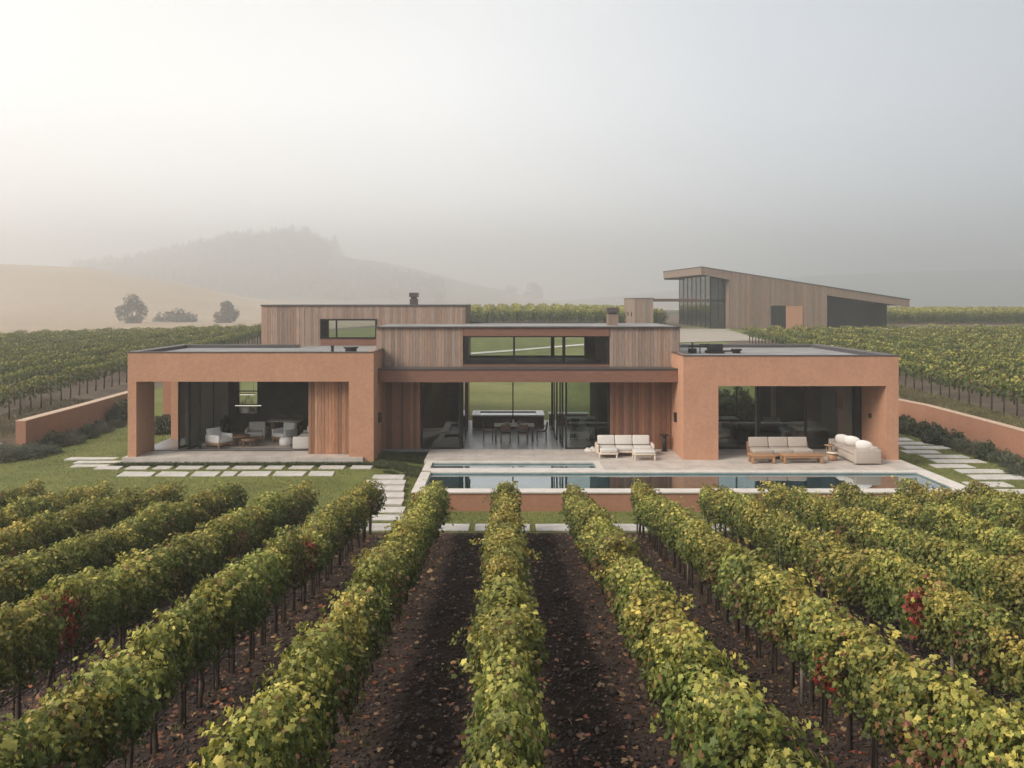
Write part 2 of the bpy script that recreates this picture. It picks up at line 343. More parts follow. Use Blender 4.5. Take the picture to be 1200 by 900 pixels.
def np_mesh(name, V, F, mat, tint=None, parent=None, smooth=False):
    """V (n,3), F (m,k) all same size, tint (n,3)"""
    V = np.asarray(V, dtype=np.float32); F = np.asarray(F, dtype=np.int32)
    me = bpy.data.meshes.new(name)
    me.vertices.add(len(V)); me.vertices.foreach_set('co', V.ravel())
    me.loops.add(F.size); me.loops.foreach_set('vertex_index', F.ravel())
    me.polygons.add(len(F)); me.polygons.foreach_set('loop_start', np.arange(0, F.size, F.shape[1], dtype=np.int32))
    me.polygons.foreach_set('loop_total', np.full(len(F), F.shape[1], dtype=np.int32))
    if smooth: me.polygons.foreach_set('use_smooth', np.ones(len(F), dtype=bool))
    me.update(calc_edges=True)
    if tint is not None:
        a = me.color_attributes.new('tint', 'FLOAT_COLOR', 'POINT')
        c = np.ones((len(V), 4), dtype=np.float32); c[:, :3] = tint; a.data.foreach_set('color', c.ravel())
    me.materials.append(mat); me.validate()
    o = bpy.data.objects.new(name, me); COL.objects.link(o)
    if parent is not None: o.parent = parent
    return o

def tag(o, label=None, cat=None, group=None, kind=None):
    if label: o['label'] = label
    if cat: o['category'] = cat
    if group: o['group'] = group
    if kind: o['kind'] = kind
    return o
def thing(name, label, cat, loc=(0, 0, 0), rz=0.0, group=None):
    o = bpy.data.objects.new(name, None); COL.objects.link(o); o.empty_display_size = 0.2
    o.location = loc; o.rotation_euler = (0, 0, rz)
    return tag(o, label, cat, group)
def kids(o): return [c for c in bpy.data.objects if c.parent == o]
def copy_tree(o, parent=None, ch_map=None):
    c = o.copy(); COL.objects.link(c)
    if parent is not None: c.parent = parent
    for ch in (ch_map or CHILD).get(o.name, []): 
        copy_tree(ch, c)
    return c
CHILD = {}
def index_children():
    CHILD.clear()
    for o in bpy.data.objects:
        if o.parent is not None: CHILD.setdefault(o.parent.name, []).append(o)

# ------------------------------------------------------------------ terrain height
def interp2(X, Y, xs, ys, T):
    X = np.asarray(X, float); Y = np.asarray(Y, float); T = np.asarray(T, float)
    xi = np.clip(np.searchsorted(xs, X)-1, 0, len(xs)-2); yi = np.clip(np.searchsorted(ys, Y)-1, 0, len(ys)-2)
    xs = np.asarray(xs, float); ys = np.asarray(ys, float)
    u = np.clip((X-xs[xi])/(xs[xi+1]-xs[xi]), 0, 1); v = np.clip((Y-ys[yi])/(ys[yi+1]-ys[yi]), 0, 1)
    return (T[yi, xi]*(1-u)*(1-v)+T[yi, xi+1]*u*(1-v)+T[yi+1, xi]*(1-u)*v+T[yi+1, xi+1]*u*v)

Y0 = 26.4; WL, WR = -21.9, 22.0
def H_front(X, Y): return 2.21-0.1110*np.asarray(Y, float)+0*np.asarray(X, float)
LX = [-22.5, -16, -5.4, -3.3, 15.9, 17, 22.5]; LY = [26.4, 28.2, 33.6, 38, 46, 49]
LT = [[-.72]*7, [-.72, -.70, -.66, -.70, -.72, -.70, -.66], [-.34, -.14, -.12, -.45, -.5, -.42, -.42], [-.32, -.14, -.16, -.3, -.5, -.42, -.42],
      [-.2, -.12, -.1, -.1, -.3, -.3, -.3], [.8, .2, 0, 0, 0, .2, .95]]
def H_lawn(X, Y): return interp2(X, Y, LX, LY, LT)
OX = [-600, -60, -24, -16, 0, 16, 24, 60, 600]
OY = [26.4, 34, 38.5, 42, 49, 60, 80, 100, 111, 140, 200, 300, 450]
def _row(l2, l1, c, r1, r2): 
    lm = (l1+c)/2 if abs(l1-c) < 1.5 else c; rm = (r1+c)/2
    return [l2-.5, l2, l1, c*.7+l1*.3, c, c*.7+r1*.3, r1, r2, r2]
OT = [_row(-.72, -.72, -.72, -.72, -.72), _row(-.3, 0, -.3, .75, .6), _row(0, .35, 0, .93, .8), _row(.2, .54, 0, 1.02, .9),
      _row(.6, 1.0, 0, 1.22, 1.1), _row(.8, 1.3, .65, 1.5, 1.4), _row(1.3, 2.0, 1.75, 2.2, 2.0), _row(1.5, 2.35, 2.85, 2.95, 2.6),
      _row(1.5, 2.4, 3.55, 3.15, 2.9), _row(1.0, 2.0, 4.1, 3.45, 3.3), _row(.4, 1.0, 4.0, 3.8, 3.7), _row(0, 0, 1.0, 3.4, 3.4), _row(-1, -1, -1, 0, 0)]
HX = [-1400, -420, -237, -197, -157, -117, -70, -20]; HZ = [16, 22, 22.5, 21.0, 14.6, 6.3, 1.0, 0]
WX = [-1400, -900, -600, -492, -430, -372, -330, -292, -255, -232, -205, -175, -142, -72, 8, 60, 200]; WZ = [6, 20, 28, 38, 46, 54, 64, 68, 73, 72, 60, 53, 50, 33, 14, 4, 0]
def smooth(t): t = np.clip(t, 0, 1); return t*t*(3-2*t)
HK = 1.35
def H_outer(X, Y):
    X = np.asarray(X, float); Y = np.asarray(Y, float)
    z = interp2(X, Y, OX, OY, OT)
    bank = np.where((X < WL+.01) & (Y < 38.4), 1-smooth((WL-X)/2.6), 0)
    z = z*(1-bank)+H_lawn(np.maximum(X, -22.4), np.minimum(Y, 48.9))*bank
    X2, Y2 = X/HK, Y/HK
    tan_ = np.interp(X2*400/np.maximum(Y2, 200), HX, HZ)*smooth((Y2-170)/230)*(1-smooth((Y2-430)/200))
    wood = np.interp(X2*1000/np.maximum(Y2, 560), WX, WZ)*smooth((Y2-560)/440)
    wood = wood*(1+.07*vnoise(X2/38, Y2/60))
    far = np.interp(X2*1080/np.maximum(Y2, 780), [60, 160, 330, 560, 900], [0, 11, 34, 44, 46])*smooth((Y2-780)/300)
    tan_, wood, far = [q*HK for q in (tan_, wood, far)]
    return z*(1-smooth((Y-450)/200))+np.maximum(tan_, 0)+wood+far
def H(x, y):
    if y < Y0: return float(H_front(x, y))
    if WL < x < WR and y < 49: return float(H_lawn(x, y))
    return float(H_outer(x, y))

def grid(name, xs, ys, hf, mat, mask=None, rough=0.0, kind='structure', dz=0.0):
    xs = np.asarray(xs, float); ys = np.asarray(ys, float)
    XX, YY = np.meshgrid(xs, ys); Z = hf(XX, YY)+dz
    if rough: Z = Z+rough*vnoise(XX*1.3, YY*1.3)
    V = np.stack([XX.ravel(), YY.ravel(), Z.ravel()], 1)
    nx = len(xs); ny = len(ys)
    I, J = np.meshgrid(np.arange(nx-1), np.arange(ny-1)); I = I.ravel(); J = J.ravel()
    if mask is not None:
        k = mask((xs[I]+xs[I+1])/2, (ys[J]+ys[J+1])/2); I = I[k]; J = J[k]
    F = np.stack([J*nx+I, J*nx+I+1, (J+1)*nx+I+1, (J+1)*nx+I], 1)
    used, inv = np.unique(F, return_inverse=True)
    return tag(np_mesh(name, V[used], inv.reshape(F.shape), mat, smooth=True), kind=kind)

_perm = RNG.random((256, 256))
def vnoise(x, y):
    xi = np.floor(x).astype(int); yi = np.floor(y).astype(int); u = x-xi; v = y-yi; u = u*u*(3-2*u); v = v*v*(3-2*v)
    g = lambda a, b: _perm[a % 256, b % 256]
    return (g(xi, yi)*(1-u)*(1-v)+g(xi+1, yi)*u*(1-v)+g(xi, yi+1)*(1-u)*v+g(xi+1, yi+1)*u*v)*2-1

def mat_soil(name, dark, light):
    m, t, b = new_mat(name); b.inputs['Roughness'].default_value = 1.0; b.inputs['Specular IOR Level'].default_value = 0.1
    tcn = N(t, 'ShaderNodeTexCoord')
    def nz(s, d=8):
        n = N(t, 'ShaderNodeTexNoise'); n.inputs['Scale'].default_value = s; n.inputs['Detail'].default_value = d; n.inputs['Roughness'].default_value = 0.7
        t.links.new(tcn.outputs['Object'], n.inputs['Vector']); return n
    n1, n2 = nz(7), nz(0.7, 4)
    a = N(t, 'ShaderNodeMath', operation='ADD'); t.links.new(n1.outputs['Fac'], a.inputs[0]); t.links.new(n2.outputs['Fac'], a.inputs[1])
    mr_ = N(t, 'ShaderNodeMapRange'); mr_.inputs['From Min'].default_value = 0.75; mr_.inputs['From Max'].default_value = 1.3; t.links.new(a.outputs[0], mr_.inputs['Value'])
    # a tilled darker strip runs down the middle of every alley (rows are 2.06 m apart, centred on x = 0)
    sx = N(t, 'ShaderNodeSeparateXYZ'); t.links.new(tcn.outputs['Object'], sx.inputs[0])
    dv = N(t, 'ShaderNodeMath', operation='DIVIDE'); dv.inputs[1].default_value = 2.06; t.links.new(sx.outputs['X'], dv.inputs[0])
    fr = N(t, 'ShaderNodeMath', operation='FRACT'); t.links.new(dv.outputs[0], fr.inputs[0])
    sb = N(t, 'ShaderNodeMath', operation='SUBTRACT'); sb.inputs[1].default_value = 0.5; t.links.new(fr.outputs[0], sb.inputs[0])
    ab = N(t, 'ShaderNodeMath', operation='ABSOLUTE'); t.links.new(sb.outputs[0], ab.inputs[0])
    n3 = nz(3, 4); wob = N(t, 'ShaderNodeMath', operation='MULTIPLY_ADD'); wob.inputs[1].default_value = 0.16; t.links.new(n3.outputs['Fac'], wob.inputs[0]); t.links.new(ab.outputs[0], wob.inputs[2])
    mr2 = N(t, 'ShaderNodeMapRange'); mr2.interpolation_type = 'SMOOTHSTEP'; mr2.inputs['From Min'].default_value = 0.22; mr2.inputs['From Max'].default_value = 0.38; t.links.new(wob.outputs[0], mr2.inputs['Value'])
    c = N(t, 'ShaderNodeMix', data_type='RGBA'); c.inputs[6].default_value = rgb(dark); c.inputs[7].default_value = rgb(light); t.links.new(mr2.outputs[0], c.inputs[0])
    mm = N(t, 'ShaderNodeMix', data_type='RGBA', blend_type='MULTIPLY'); mm.inputs[0].default_value = 1
    cr = N(t, 'ShaderNodeValToRGB'); cr.color_ramp.elements[0].color = (0.5, 0.48, 0.46, 1); cr.color_ramp.elements[1].color = (1.5, 1.5, 1.5, 1)
    t.links.new(mr_.outputs[0], cr.inputs[0]); t.links.new(c.outputs[2], mm.inputs[6]); t.links.new(cr.outputs[0], mm.inputs[7]); t.links.new(mm.outputs[2], b.inputs['Base Color'])
    bp = N(t, 'ShaderNodeBump'); bp.inputs['Strength'].default_value = 0.9; bp.inputs['Distance'].default_value = 0.05
    n4 = nz(16, 6); t.links.new(n4.outputs['Fac'], bp.inputs['Height']); t.links.new(bp.outputs[0], b.inputs['Normal'])
    return m
def mat_grass(name, c1, c2, s=0.5, s2=9, stripes=0.0):
    m, t, b = new_mat(name); b.inputs['Roughness'].default_value = 0.95; b.inputs['Specular IOR Level'].default_value = 0.1
    tcn = N(t, 'ShaderNodeTexCoord'); mp = N(t, 'ShaderNodeMapping'); mp.inputs['Scale'].default_value = (0.6, 1, 1); t.links.new(tcn.outputs['Object'], mp.inputs[0])
    n1 = N(t, 'ShaderNodeTexNoise'); n1.inputs['Scale'].default_value = s; n1.inputs['Detail'].default_value = 6; t.links.new(mp.outputs[0], n1.inputs['Vector'])
    n2 = N(t, 'ShaderNodeTexNoise'); n2.inputs['Scale'].default_value = s2; n2.inputs['Detail'].default_value = 6; t.links.new(mp.outputs[0], n2.inputs['Vector'])
    ad = N(t, 'ShaderNodeMath', operation='MULTIPLY_ADD'); ad.inputs[1].default_value = 0.8; t.links.new(n2.outputs['Fac'], ad.inputs[0]); t.links.new(n1.outputs['Fac'], ad.inputs[2])
    mr_ = N(t, 'ShaderNodeMapRange'); mr_.inputs['From Min'].default_value = 0.62; mr_.inputs['From Max'].default_value = 1.15; t.links.new(ad.outputs[0], mr_.inputs['Value'])
    c = N(t, 'ShaderNodeMix', data_type='RGBA'); c.inputs[6].default_value = rgb(c1); c.inputs[7].default_value = rgb(c2)
    t.links.new(mr_.outputs[0], c.inputs[0]); t.links.new(c.outputs[2], b.inputs['Base Color'])
    bp = N(t, 'ShaderNodeBump'); bp.inputs['Strength'].default_value = 0.7; bp.inputs['Distance'].default_value = 0.04
    t.links.new(n2.outputs['Fac'], bp.inputs['Height']); t.links.new(bp.outputs[0], b.inputs['Normal'])
    return m
M['soil'] = mat_soil('vineyard_soil', (0.030, 0.021, 0.018), (0.095, 0.066, 0.055))
M['soil_far'] = mat_grass('dry_field_soil', (0.10, 0.07, 0.055), (0.19, 0.15, 0.11), 0.6, 6)
M['lawn'] = mat_grass('mown_lawn', (0.100, 0.118, 0.036), (0.190, 0.195, 0.066), 0.7, 14)
LT[-1] = [float(H_outer(x_, 49.0)) for x_ in LX]
M['lawn_back'] = mat_grass('hill_grass', (0.125, 0.138, 0.050), (0.205, 0.210, 0.082), 0.35, 2.5)
M['tan'] = mat_grass('dry_hill_grass', (0.30, 0.225, 0.15), (0.42, 0.33, 0.235), 0.02, 0.4)
M['track'] = mat_plain('beaten_track', (.47, .38, .28), .95)
M['hill'] = mat_grass('far_hill_grass', (0.06, 0.068, 0.045), (0.11, 0.112, 0.075), 0.02, 0.2)

# front vineyard soil: fine cloddy relief between the rows in view, plain beyond
def H_soil(X, Y):
    z = H_front(X, Y); r = np.abs(((X/2.06) % 1)-0.5)        # 0 in alley centre, .5 under row
    fade = np.clip((26.3-Y)/0.4, 0, 1)
    n = 0.020*vnoise(X*9, Y*9)+0.014*vnoise(X*19+7, Y*19)+0.010*vnoise(X*37, Y*37+3)
    return z+fade*(n*(1.25-1.1*r)+0.05*np.clip(r-0.3, 0, 1)*5*0.3)
grid('vineyard_soil', np.arange(-13, 13.01, 0.055), np.append(np.arange(6.0, 26.35, 0.055), Y0), H_soil, M['soil'])
def m_front(x, y): return ~((x > -13) & (x < 13) & (y > 6.0))
grid('vineyard_ground', [-90, -60, -40, -25, -13, 13, 25, 40, 60, 90], [-30, -10, 0, 6, 15, Y0], H_front, M['soil'], mask=m_front)
gx = sorted(set([-22.5+0.5*i for i in range(91)] + [WL, WR, -5.4, -3.3, 15.9]))
gx = [x for x in gx if WL <= x <= WR]
gy = list(np.arange(Y0, 49.01, 0.4)); gy[-1] = 49 if gy[-1] > 48.7 else gy[-1]
gy = [y for y in gy if y < 49]+[49.0]
grid('lawn', gx, gy, H_lawn, M['lawn'])
ox = np.unique(np.concatenate([[-1400, -1150, -950, -800, -700, -600, -520, -460], np.arange(-420, -60, 12), np.arange(-60, -26, 2), [-25.5, -24.7, -24, -23.3, -22.6, WL, -16, -8, 0, 8, 16, WR], np.arange(24, 60, 2), np.arange(60, 300, 20), np.arange(300, 2100, 100), [-1900, -1650]]))
oy = np.unique(np.concatenate([[Y0], np.arange(28, 49, 2), [49], np.arange(51, 111, 3), np.arange(111, 260, 8), np.arange(260, 640, 14), np.arange(640, 2400, 28)]))
in_house = lambda x, y: (x > WL) & (x < WR) & (y < 49)
def zone(x, y):
    z = np.full(x.shape, 3)                                        # 3 far hill
    z[y < 180] = 1                                                  # 1 field soil
    z[(y < 180) & (x > WL) & (x < WR) & (y < 111)] = 2              # 2 back lawn
    z[(y >= 86) & (y < 111) & (x > WL) & (x < 60)] = 2
    z[(y >= 111) & (y < 180) & (x < -30)] = 4
    z[(y >= 180) & (y < 840) & (x < 40*y/100-70)] = 4               # 4 dry tan hill
    z[(y >= 180) & (y < 840) & (x >= 40*y/100-70)] = 3
    z[in_house(x, y)] = 0
    return z
grid('field_soil', ox, oy, H_outer, M['soil_far'], mask=lambda x, y: zone(x, y) == 1)
grid('back_lawn', ox, oy, H_outer, M['lawn_back'], mask=lambda x, y: zone(x, y) == 2)
grid('distant_hills', ox, oy, H_outer, M['hill'], mask=lambda x, y: zone(x, y) == 3)
grid('dry_hillside', ox, oy, H_outer, M['tan'], mask=lambda x, y: zone(x, y) == 4)

def ribbon(name, pts, width, mat, dz=0.03, hf=H, seg=1.0):
    """path sheet draped over the terrain along a polyline of (x, y)"""
    P = []
    for (x0, y0), (x1, y1) in zip(pts[:-1], pts[1:]):
        n = max(2, int(math.hypot(x1-x0, y1-y0)/seg))
        for i in range(n): P.append((x0+(x1-x0)*i/n, y0+(y1-y0)*i/n))
    P.append(pts[-1]); mb = MB(); vs = []; fs = []
    for i, (x, y) in enumerate(P):
        a = P[max(i-1, 0)]; b = P[min(i+1, len(P)-1)]; d = Vector((b[0]-a[0], b[1]-a[1])).normalized(); n = Vector((-d.y, d.x))
        for s in (-1, -.33, .33, 1):
            q = (x+n.x*width/2*s, y+n.y*width/2*s); vs.append((q[0], q[1], hf(*q)+dz))
        if i:
            for k in range(3): fs.append(((i-1)*4+k, i*4+k, i*4+k+1, (i-1)*4+k+1))
    mb.add(vs, fs); return tag(mb.build(name, mat), kind='structure')
ribbon('gravel_path', [(-6, 76.3), (-3.3, 77.7), (8.5, 85.6), (15, 90), (19, 95)], 1.1, M['coping'], 0.05)
def court(X, Y): return H_outer(X, Y)+0.06
grid('gravel_forecourt', np.linspace(15.5, 26.5, 12), np.unique(np.concatenate([np.arange(86, 105, 1.5), [104.5]])), court, M['gravel'])


# ================================================================== TERRACE AND POOL
def sbuild(mb, name, mat, bevel=0.0): return tag(mb.build(name, mat, bevel=bevel), kind='structure')
d = MB()
d.box(3.8, 15.55, 32.25+.35, 34.7, -.12, 0); d.box(15.55, 16.1, 32.25+.35, 34.72, -.12, 0)
d.box(-3.28, 3.8, 34.5, 37.18, -.12, 0); d.box(3.8, 7.25, 34.7, 37.18, -.12, 0)
d.box(8.67, 15.5, 34.7, 37.18, -.12, 0)
sbuild(d, 'terrace', M['deck'])
fl = MB(); fl.box(-5.35, 7.25, 37.18, 46.2, -.12, 0.002); sbuild(fl, 'terrace', M['floor_in'])

pool = thing('swimming_pool', 'long rectangular pool with dark teal water, pale stone rim and terracotta front wall', 'swimming pool', (6.4, 30.8, 0))
c = MB()
c.box(-3.18, 16.1, 28.88, 29.4, -.06, 0.004); c.box(-3.18, -2.81, 29.4, 32.25, -.06, 0.004); c.box(15.55, 16.1, 29.4, 32.6, -.06, 0.004)
c.box(-2.81, 15.55, 32.25, 32.6, -.06, 0.004)
c.build('coping', M['coping'], pool, bevel=0.012)
s = MB(); s.box(-3.14, 16.06, 28.93, 29.38, -1.0, -.062); s.box(-3.14, -2.83, 29.38, 37.1, -1.0, -.125); s.box(15.6, 16.06, 29.38, 34.7, -1.0, -.125)
s.build('retaining_wall', M['stucco_wall'], pool)
b = MB(); b.box(-2.83, 15.57, 29.38, 32.27, -1.5, -1.4); b.box(-2.83, -2.79, 29.4, 32.25, -1.4, -.062); b.box(15.53, 15.57, 29.4, 32.25, -1.4, -.062)
b.box(-2.79, 15.53, 29.4, 29.44, -1.4, -.062); b.box(-2.79, 15.53, 32.21, 32.25, -1.4, -.062); b.build('basin', M['tile'], pool)
wa = MB(); wa.add([(-2.79, 29.44, -.09), (15.53, 29.44, -.09), (15.53, 32.21, -.09), (-2.79, 32.21, -.09)], [(0, 1, 2, 3)]); wa.build('water', M['water'], pool)

spa = thing('reflecting_pool', 'narrow strip of water in the terrace just behind the left end of the long pool', 'pool', (0.4, 33.6, 0))
c = MB(); c.box(-3.18, 3.8, 32.6, 33.0, -.06, 0.004); c.box(-3.18, -2.9, 33.0, 34.2, -.06, 0.004); c.box(-3.18, 3.8, 34.2, 34.5, -.06, 0.004)
c.box(3.55, 3.8, 33.0, 34.2, -.06, 0.004); c.build('coping', M['coping'], spa, bevel=0.01)
b = MB(); b.box(-2.92, 3.57, 32.98, 34.22, -.9, -.8); b.box(-2.92, -2.88, 33, 34.2, -.8, -.062); b.box(3.53, 3.57, 33, 34.2, -.8, -.062)
b.box(-2.88, 3.53, 33, 33.04, -.8, -.062); b.box(-2.88, 3.53, 34.16, 34.2, -.8, -.062); b.build('basin', M['tile'], spa)
wa = MB(); wa.add([(-2.88, 33.04, -.08), (3.53, 33.04, -.08), (3.53, 34.16, -.08), (-2.88, 34.16, -.08)], [(0, 1, 2, 3)]); wa.build('water', M['water'], spa)

# ================================================================== HOUSE
def cladding(mb, a0, a1, z0, z1, p, side='y-', bw=(0.10, 0.17), th=0.022, rnd=None, var=0.40, ztop=None):
    """vertical boards from a0 to a1 on the plane p facing -y ('y-'), -x or +x; ztop(a) gives a sloping top"""
    rnd = rnd or random.Random(int(abs(a0*131+z0*17+p*7)))
    a = a0
    while a < a1-0.01:
        w_ = min(rnd.uniform(*bw), a1-a)
        if a1-(a+w_) < 0.05: w_ = a1-a
        off = rnd.uniform(0, 0.014); g = 1+rnd.uniform(-var, var); wr = rnd.uniform(-.08, .08)
        t = (g*(1+wr), g, g*(1-wr)); x0, x1 = a+0.004, a+w_-0.004
        T0 = ztop(x0) if ztop else z1; T1 = ztop(x1) if ztop else z1
        if side == 'y-': v = lambda u, d_, z: (u, p-off-th+d_*(th+off), z)
        elif side == 'x-': v = lambda u, d_, z: (p-off-th+d_*(th+off), u, z)
        else: v = lambda u, d_, z: (p+off+th-d_*(th+off), u, z)
        mb.add([v(x0, 0, z0), v(x1, 0, z0), v(x1, 1, z0), v(x0, 1, z0), v(x0, 0, T0), v(x1, 0, T1), v(x1, 1, T1), v(x0, 1, T0)],
               [(0, 3, 2, 1), (4, 5, 6, 7), (0, 1, 5, 4), (1, 2, 6, 5), (2, 3, 7, 6), (3, 0, 4, 7)], t)
        a += w_
    return mb

house = thing('house', 'low modern villa of terracotta walls and cedar boards with flat roofs behind the pool', 'house', (0, 37, 0))
st, sw, wr_, wg = M['stucco'], M['stucco_wall'], M['wood_red'], M['wood_grey']
# ---- left wing
lw_ = MB()
lw_.prism([(-15.35, .12), (-15.0, .12), (-15.0, 3.18), (-6.36, 3.18), (-6.36, -.3), (-5.35, -.3), (-5.35, 4.36), (-15.35, 4.36)], 34.7, 35.1)
lw_.box(-15.35, -15.0, 35.1, 36.5, .12, 3.18)
lw_.box(-5.75, -5.35, 35.1, 42, -.3, 4.36); lw_.box(-6.36, -5.75, 35.1, 36.3, -.3, 4.09)
lw_.box(-15.35, -15.0, 35.1, 40.4, 3.18, 4.36); lw_.box(-15.0, -9.7, 40.1, 40.4, 3.9, 4.36); lw_.box(-15.35, -15.0, 39.2, 42.2, .12, 3.18)
lw_.build('wall', st, house)
m = MB(); m.box(-15.0, -5.75, 35.1, 40.1, 3.18, 4.26); m.box(-9.7, -5.75, 40.1, 42.0, 3.18, 4.264); m.box(-15.35, -9.7, 40.4, 42.4, 2.9, 3.4)
lroof = m.build('roof', M['roof'], house)
m = MB(); m.box(-15.38, -5.32, 34.67, 34.83, 4.362, 4.40); m.box(-15.38, -15.22, 34.83, 40.43, 4.362, 4.40); m.box(-5.48, -5.32, 34.83, 37.15, 4.362, 4.40); m.box(-15.22, -9.7, 40.08, 40.43, 4.362, 4.40); m.box(-15.22, -14.97, 34.83, 40.08, 4.363, 4.398)
m.build('roof_edge', M['cap'], lroof)
m = MB(); m.box(-14.99, -9.72, 40.03, 40.095, 4.262, 4.352); m.box(-14.99, -14.93, 35.16, 40.03, 4.262, 4.352); m.box(-14.99, -5.8, 35.105, 35.155, 4.262, 4.352); m.box(-5.80, -5.755, 35.16, 41.9, 4.266, 4.352); m.build('parapet_flashing', M['roof_dark'], lroof)
m = MB(); m.box(-15.5, -5.76, 34.5, 36.4, -.4, .12); m.build('plinth', M['deck'], house)
m = MB(); m.box(-14.0, -5.76, 36.4, 42, -.4, .115); m.box(-15.5, -14.0, 36.4, 42, -.4, .118); m.build('floor', M['floor_in'], house)
# room shell
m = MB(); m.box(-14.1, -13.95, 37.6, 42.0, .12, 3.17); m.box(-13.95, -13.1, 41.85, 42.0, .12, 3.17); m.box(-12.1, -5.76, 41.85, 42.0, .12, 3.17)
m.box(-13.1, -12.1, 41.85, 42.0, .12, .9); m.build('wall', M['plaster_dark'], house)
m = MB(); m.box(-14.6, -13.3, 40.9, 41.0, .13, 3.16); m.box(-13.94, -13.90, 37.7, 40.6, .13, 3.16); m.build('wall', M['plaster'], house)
wn = MB(); wn.box(-13.1, -13.05, 41.82, 41.95, .9, 3.17); wn.box(-12.15, -12.1, 41.82, 41.95, .9, 3.17); wn.box(-13.05, -12.15, 41.82, 41.95, .9, .96); wn.box(-13.05, -12.15, 41.82, 41.95, 2.02, 2.07)
wo_ = wn.build('window', M['metal'], house); g = MB(); g.box(-13.05, -12.15, 41.88, 41.9, .96, 3.17); g.build('pane', M['glass'], wo_)
# sliding cedar screen
m = cladding(MB(), -8.15, -6.38, .13, 3.17, 35.35, rnd=random.Random(3)); m.box(-8.15, -6.38, 35.352, 35.42, .13, 3.17, (.4, .4, .4))
tag(m.build('sliding_screen', M['screen'], house), 'warm brown cedar screen at the right end of the left opening')
m = MB(); m.box(-15.0, -8.1, 36.1, 36.16, .121, .145); m.build('door_track', M['metal'], house)
# folding glass doors at the left of the opening
zz = [(-13.95, 36.45), (-13.75, 37.25), (-13.50, 36.40), (-13.28, 37.2), (-13.05, 36.45)]
for i in range(len(zz)-1):
    (xa, ya), (xb, yb) = zz[i], zz[i+1]
    dx, dy = xb-xa, yb-ya; L = math.hypot(dx, dy); ang = math.atan2(dy, dx)
    xf = Matrix.Translation((xa, ya, 0)) @ Matrix.Rotation(ang, 4, 'Z')
    fr = MB(); fr.box(0, .07, -.03, .03, .14, 3.16); fr.box(L-.07, L, -.03, .03, .14, 3.16); fr.box(.07, L-.07, -.03, .03, .14, .24); fr.box(.07, L-.07, -.03, .03, 3.08, 3.16)
    f = fr.build('folding_door', M['metal'], house, xf=xf)
    g = MB(); g.box(.07, L-.07, -.01, .01, .24, 3.08); g.build('pane', M['glass_dark'], f, xf=xf)
# ---- right wing
rw = MB()
rw.prism([(7.25, -.1), (8.67, -.1), (8.67, 3.0), (15.5, 3.0), (15.5, -.1), (16.0, -.1), (16.0, 4.22), (7.25, 4.22)], 34.7, 35.1)
rw.box(7.25, 8.67, 35.1, 37.6, -.1, 2.99); rw.box(15.5, 16.0, 35.1, 43.5, -.6, 4.22); rw.box(7.25, 7.6, 35.1, 43.5, 2.992, 4.22)
rw.box(7.25, 7.45, 37.6, 43.5, -.1, 2.99); rw.box(7.6, 15.5, 43.11, 43.5, 3.2, 4.205)
rw.box(7.45, 10.75, 43.2, 43.4, 0, 3.2); rw.box(12.75, 15.5, 43.2, 43.4, 0, 3.2); rw.box(10.75, 12.75, 43.2, 43.4, -.1, .35)
rw.build('wall', st, house)
m = MB(); m.box(7.6, 15.5, 35.1, 37.1, 3.0, 4.12); m.box(7.6, 15.5, 37.1, 43.1, 3.2, 4.12)
rroof = m.build('roof', M['roof'], house)
m = MB(); m.box(7.22, 16.03, 34.67, 34.83, 4.222, 4.262); m.box(15.47, 16.03, 34.83, 43.53, 4.222, 4.262); m.box(7.22, 7.38, 34.83, 37.1, 4.222, 4.262); m.box(7.22, 15.47, 43.09, 43.53, 4.212, 4.262)
m.build('roof_edge', M['cap'], rroof)
m = MB(); m.box(7.62, 13.7, 42.9, 43.08, 4.122, 4.21); m.box(7.62, 7.7, 37, 42.9, 4.122, 4.21); m.box(15.40, 15.49, 35.2, 42.9, 4.122, 4.212); m.box(13.7, 15.40, 42.95, 43.08, 4.124, 4.20); m.build('parapet_flashing', M['roof_dark'], rroof)
m = MB(); m.box(7.45, 15.5, 37.18, 43.2, -.1, .003); m.build('floor', M['floor_in'], house)
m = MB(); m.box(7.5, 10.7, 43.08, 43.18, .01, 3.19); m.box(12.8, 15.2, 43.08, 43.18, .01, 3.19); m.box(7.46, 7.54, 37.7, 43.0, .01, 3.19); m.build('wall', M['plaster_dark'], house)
m = MB(); m.box(15.25, 15.4, 37.35, 41.2, .01, 3.19); m.build('wall', M['plaster'], house)
for a, b_ in ((8.67, 11.05), (11.05, 13.1), (13.1, 15.2)):
    fr = MB(); fr.box(a, a+.05, 37.2, 37.28, .01, 3.0); fr.box(b_-.05, b_, 37.2, 37.28, .01, 3.0); fr.box(a+.05, b_-.05, 37.2, 37.28, .01, .09); fr.box(a+.05, b_-.05, 37.2, 37.28, 2.93, 3.0)
    f = fr.build('sliding_door', M['metal'], house); g = MB(); g.box(a+.05, b_-.05, 37.23, 37.25, .09, 2.93); g.build('pane', M['glass_dark'], f)
m = MB(); m.box(15.2, 15.5, 37.1, 37.35, 0.005, 3.0); m.build('jamb', M['black'], house)
m = MB(); m.box(11.32, 11.42, 38.6, 38.7, .01, 3.19); m.box(13.0, 13.2, 41.6, 41.75, .01, 3.19); m.build('column', M['pale_wood'], house)
wn = MB(); wn.box(10.75, 10.82, 43.22, 43.34, .36, 3.2); wn.box(12.68, 12.75, 43.22, 43.34, .36, 3.2); wn.box(11.7, 11.76, 43.22, 43.34, .36, 3.2); wn.box(10.82, 12.68, 43.24, 43.32, .36, .43)
wo_ = wn.build('window', M['metal'], house); g = MB(); g.box(10.82, 12.68, 43.27, 43.29, .43, 3.2); g.build('pane', M['glass'], wo_)
